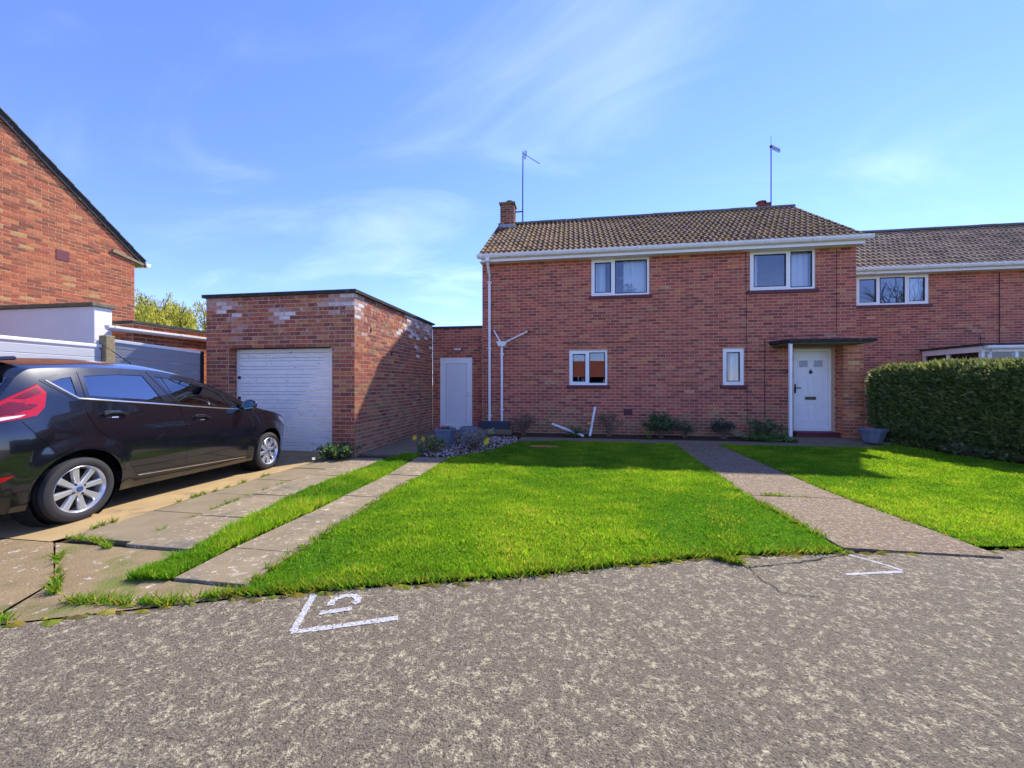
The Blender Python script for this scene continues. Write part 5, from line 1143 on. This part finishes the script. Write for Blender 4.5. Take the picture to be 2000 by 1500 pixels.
# wheels
def wheel(y,s):
    w=bpy.data.objects.new('wheel',None); COL.objects.link(w); w.parent=car; w.location=(s*.755,y,.281); w.empty_display_size=.1; w.scale=(1,.96,.96)
    X=lambda v:s*v
    MB().lathe([(.208,X(-.095)),(.25,X(-.098)),(.278,X(-.09)),(.290,X(-.07)),(.292,X(-.02)),(.292,X(.03)),(.289,X(.065)),(.278,X(.085)),(.252,X(.096)),(.225,X(.094)),(.210,X(.086)),(.206,X(.07))],56,axis='x').build('tyre','rubber',w,smooth=True)
    for gx in (-.045,0,.045): MB().lathe([(.2935,X(gx-.006)),(.2938,X(gx+.006))],56,axis='x').build('tread_groove','gasket',w)
    rim=MB().lathe([(.205,X(-.08)),(.198,X(-.06)),(.185,X(.0)),(.188,X(.05)),(.198,X(.074)),(.207,X(.086)),(.212,X(.082)),(.210,X(.07))],48,axis='x').build('rim','alloy',w,smooth=True)
    MB().lathe([(.0,X(.0)),(.150,X(.0)),(.150,X(-.02)),(.18,X(-.03))],32,axis='x').build('brake_disc','disc',w)
    sp=MB()
    for k in range(8):
        a_=k*math.pi/4+.2; ca,sa=math.cos(a_),math.sin(a_); 
        def Q(r,t,x): return (X(x),r*ca-t*sa,r*sa+t*ca)
        h0,h1=.020,.034
        sp.hexa([Q(.035,-h0,.03),Q(.035,h0,.03),Q(.195,h1,.045),Q(.195,-h1,.045),Q(.035,-h0*.8,.062),Q(.035,h0*.8,.062),Q(.198,h1*.75,.074),Q(.198,-h1*.75,.074)])
    sp.build('spokes','alloy',rim,bevel=.004)
    MB().lathe([(.0,X(.072)),(.03,X(.072)),(.055,X(.064)),(.062,X(.03))],24,axis='x').build('hub','alloy',rim,smooth=True); MB().lathe([(.0,X(.077)),(.024,X(.0765)),(.027,X(.071))],20,axis='x').build('centre_cap','badge_blue',rim,smooth=True)
    for k in range(4):
        a_=k*math.pi/2+.55; MB().lathe([(.0,X(.071)),(.009,X(.07)),(.010,X(.05))],10,axis='x',o=(0,.05*math.cos(a_),.05*math.sin(a_))).build('wheel_nut','disc',rim)
for y in (0,2.489):
    for s in (1,-1): wheel(y,s)
# interior
for sx in (-.36,.36):
    for sy in (.35,1.2): 
        s_=MB(); s_.box(sx-.24,sx+.24,sy-.2,sy+.3,.38,.55); s_.hexa([(sx-.23,sy-.30,.5),(sx+.23,sy-.30,.5),(sx+.23,sy-.14,.5),(sx-.23,sy-.14,.5),(sx-.2,sy-.48,1.08),(sx+.2,sy-.48,1.08),(sx+.2,sy-.38,1.08),(sx-.2,sy-.38,1.08)]); s_.box(sx-.12,sx+.12,sy-.5,sy-.41,1.10,1.26); s_.build('seat','seat',car,bevel=.025)
MB().hexa([(-.72,1.85,.6),(.72,1.85,.6),(.72,2.3,.6),(-.72,2.3,.6),(-.70,1.88,.90),(.70,1.88,.90),(.70,2.32,.955),(-.70,2.32,.955)]).build('dashboard','seat',car,bevel=.03)
swm=MB(); swm.tube([(.36+.18*math.cos(t),1.68+.07*math.sin(t),.92+.165*math.sin(t)) for t in np.linspace(0,2*math.pi,25)],.016,8,cap=False); swm.tube([(.36,1.68,.92),(.36,1.9,.82)],.03,8); swm.box(.2,.52,1.66,1.69,.9,.94); swm.build('steering_wheel','car_trim',car,smooth=True)
MB().box(-.75,.75,-.4,2.3,.25,.36).build('cabin_floor','seat',car)
# ================================================================ beyond the camera: bungalow and bare tree seen only as reflections
bg_=empty('bungalow','brick bungalow with brown tiled roof across the road','house',(2,-46,0))
MB().box(-13,13,-4,4,-.1,2.5).build('wall','brick_lichen',bg_)
mb=MB(); mb.hexa([(-13.5,4.5,2.4),(13.5,4.5,2.4),(13.5,-4.5,2.4),(-13.5,-4.5,2.4),(-13.5,.05,5.2),(13.5,.05,5.2),(13.5,-.05,5.2),(-13.5,-.05,5.2)]); mb.build('roof','terracotta',bg_); MB().box(-5,-4.2,-.4,.4,4.6,6.2).build('chimney','terracotta',bg_)
for x in (-9,-3,4,9): wq=MB().box(x-.9,x+.9,4.0,4.06,1.0,2.1).build('window','upvc',bg_); MB().box(x-.8,x+.8,4.061,4.07,1.1,2.0).build('pane','roomdark',wq)
tree('bare_tree','leafless spreading tree across the road',(25.5,-8.5,-.1),11,5,21,[],0,.1,leafy=False,trunk_r=.26,levels=5)
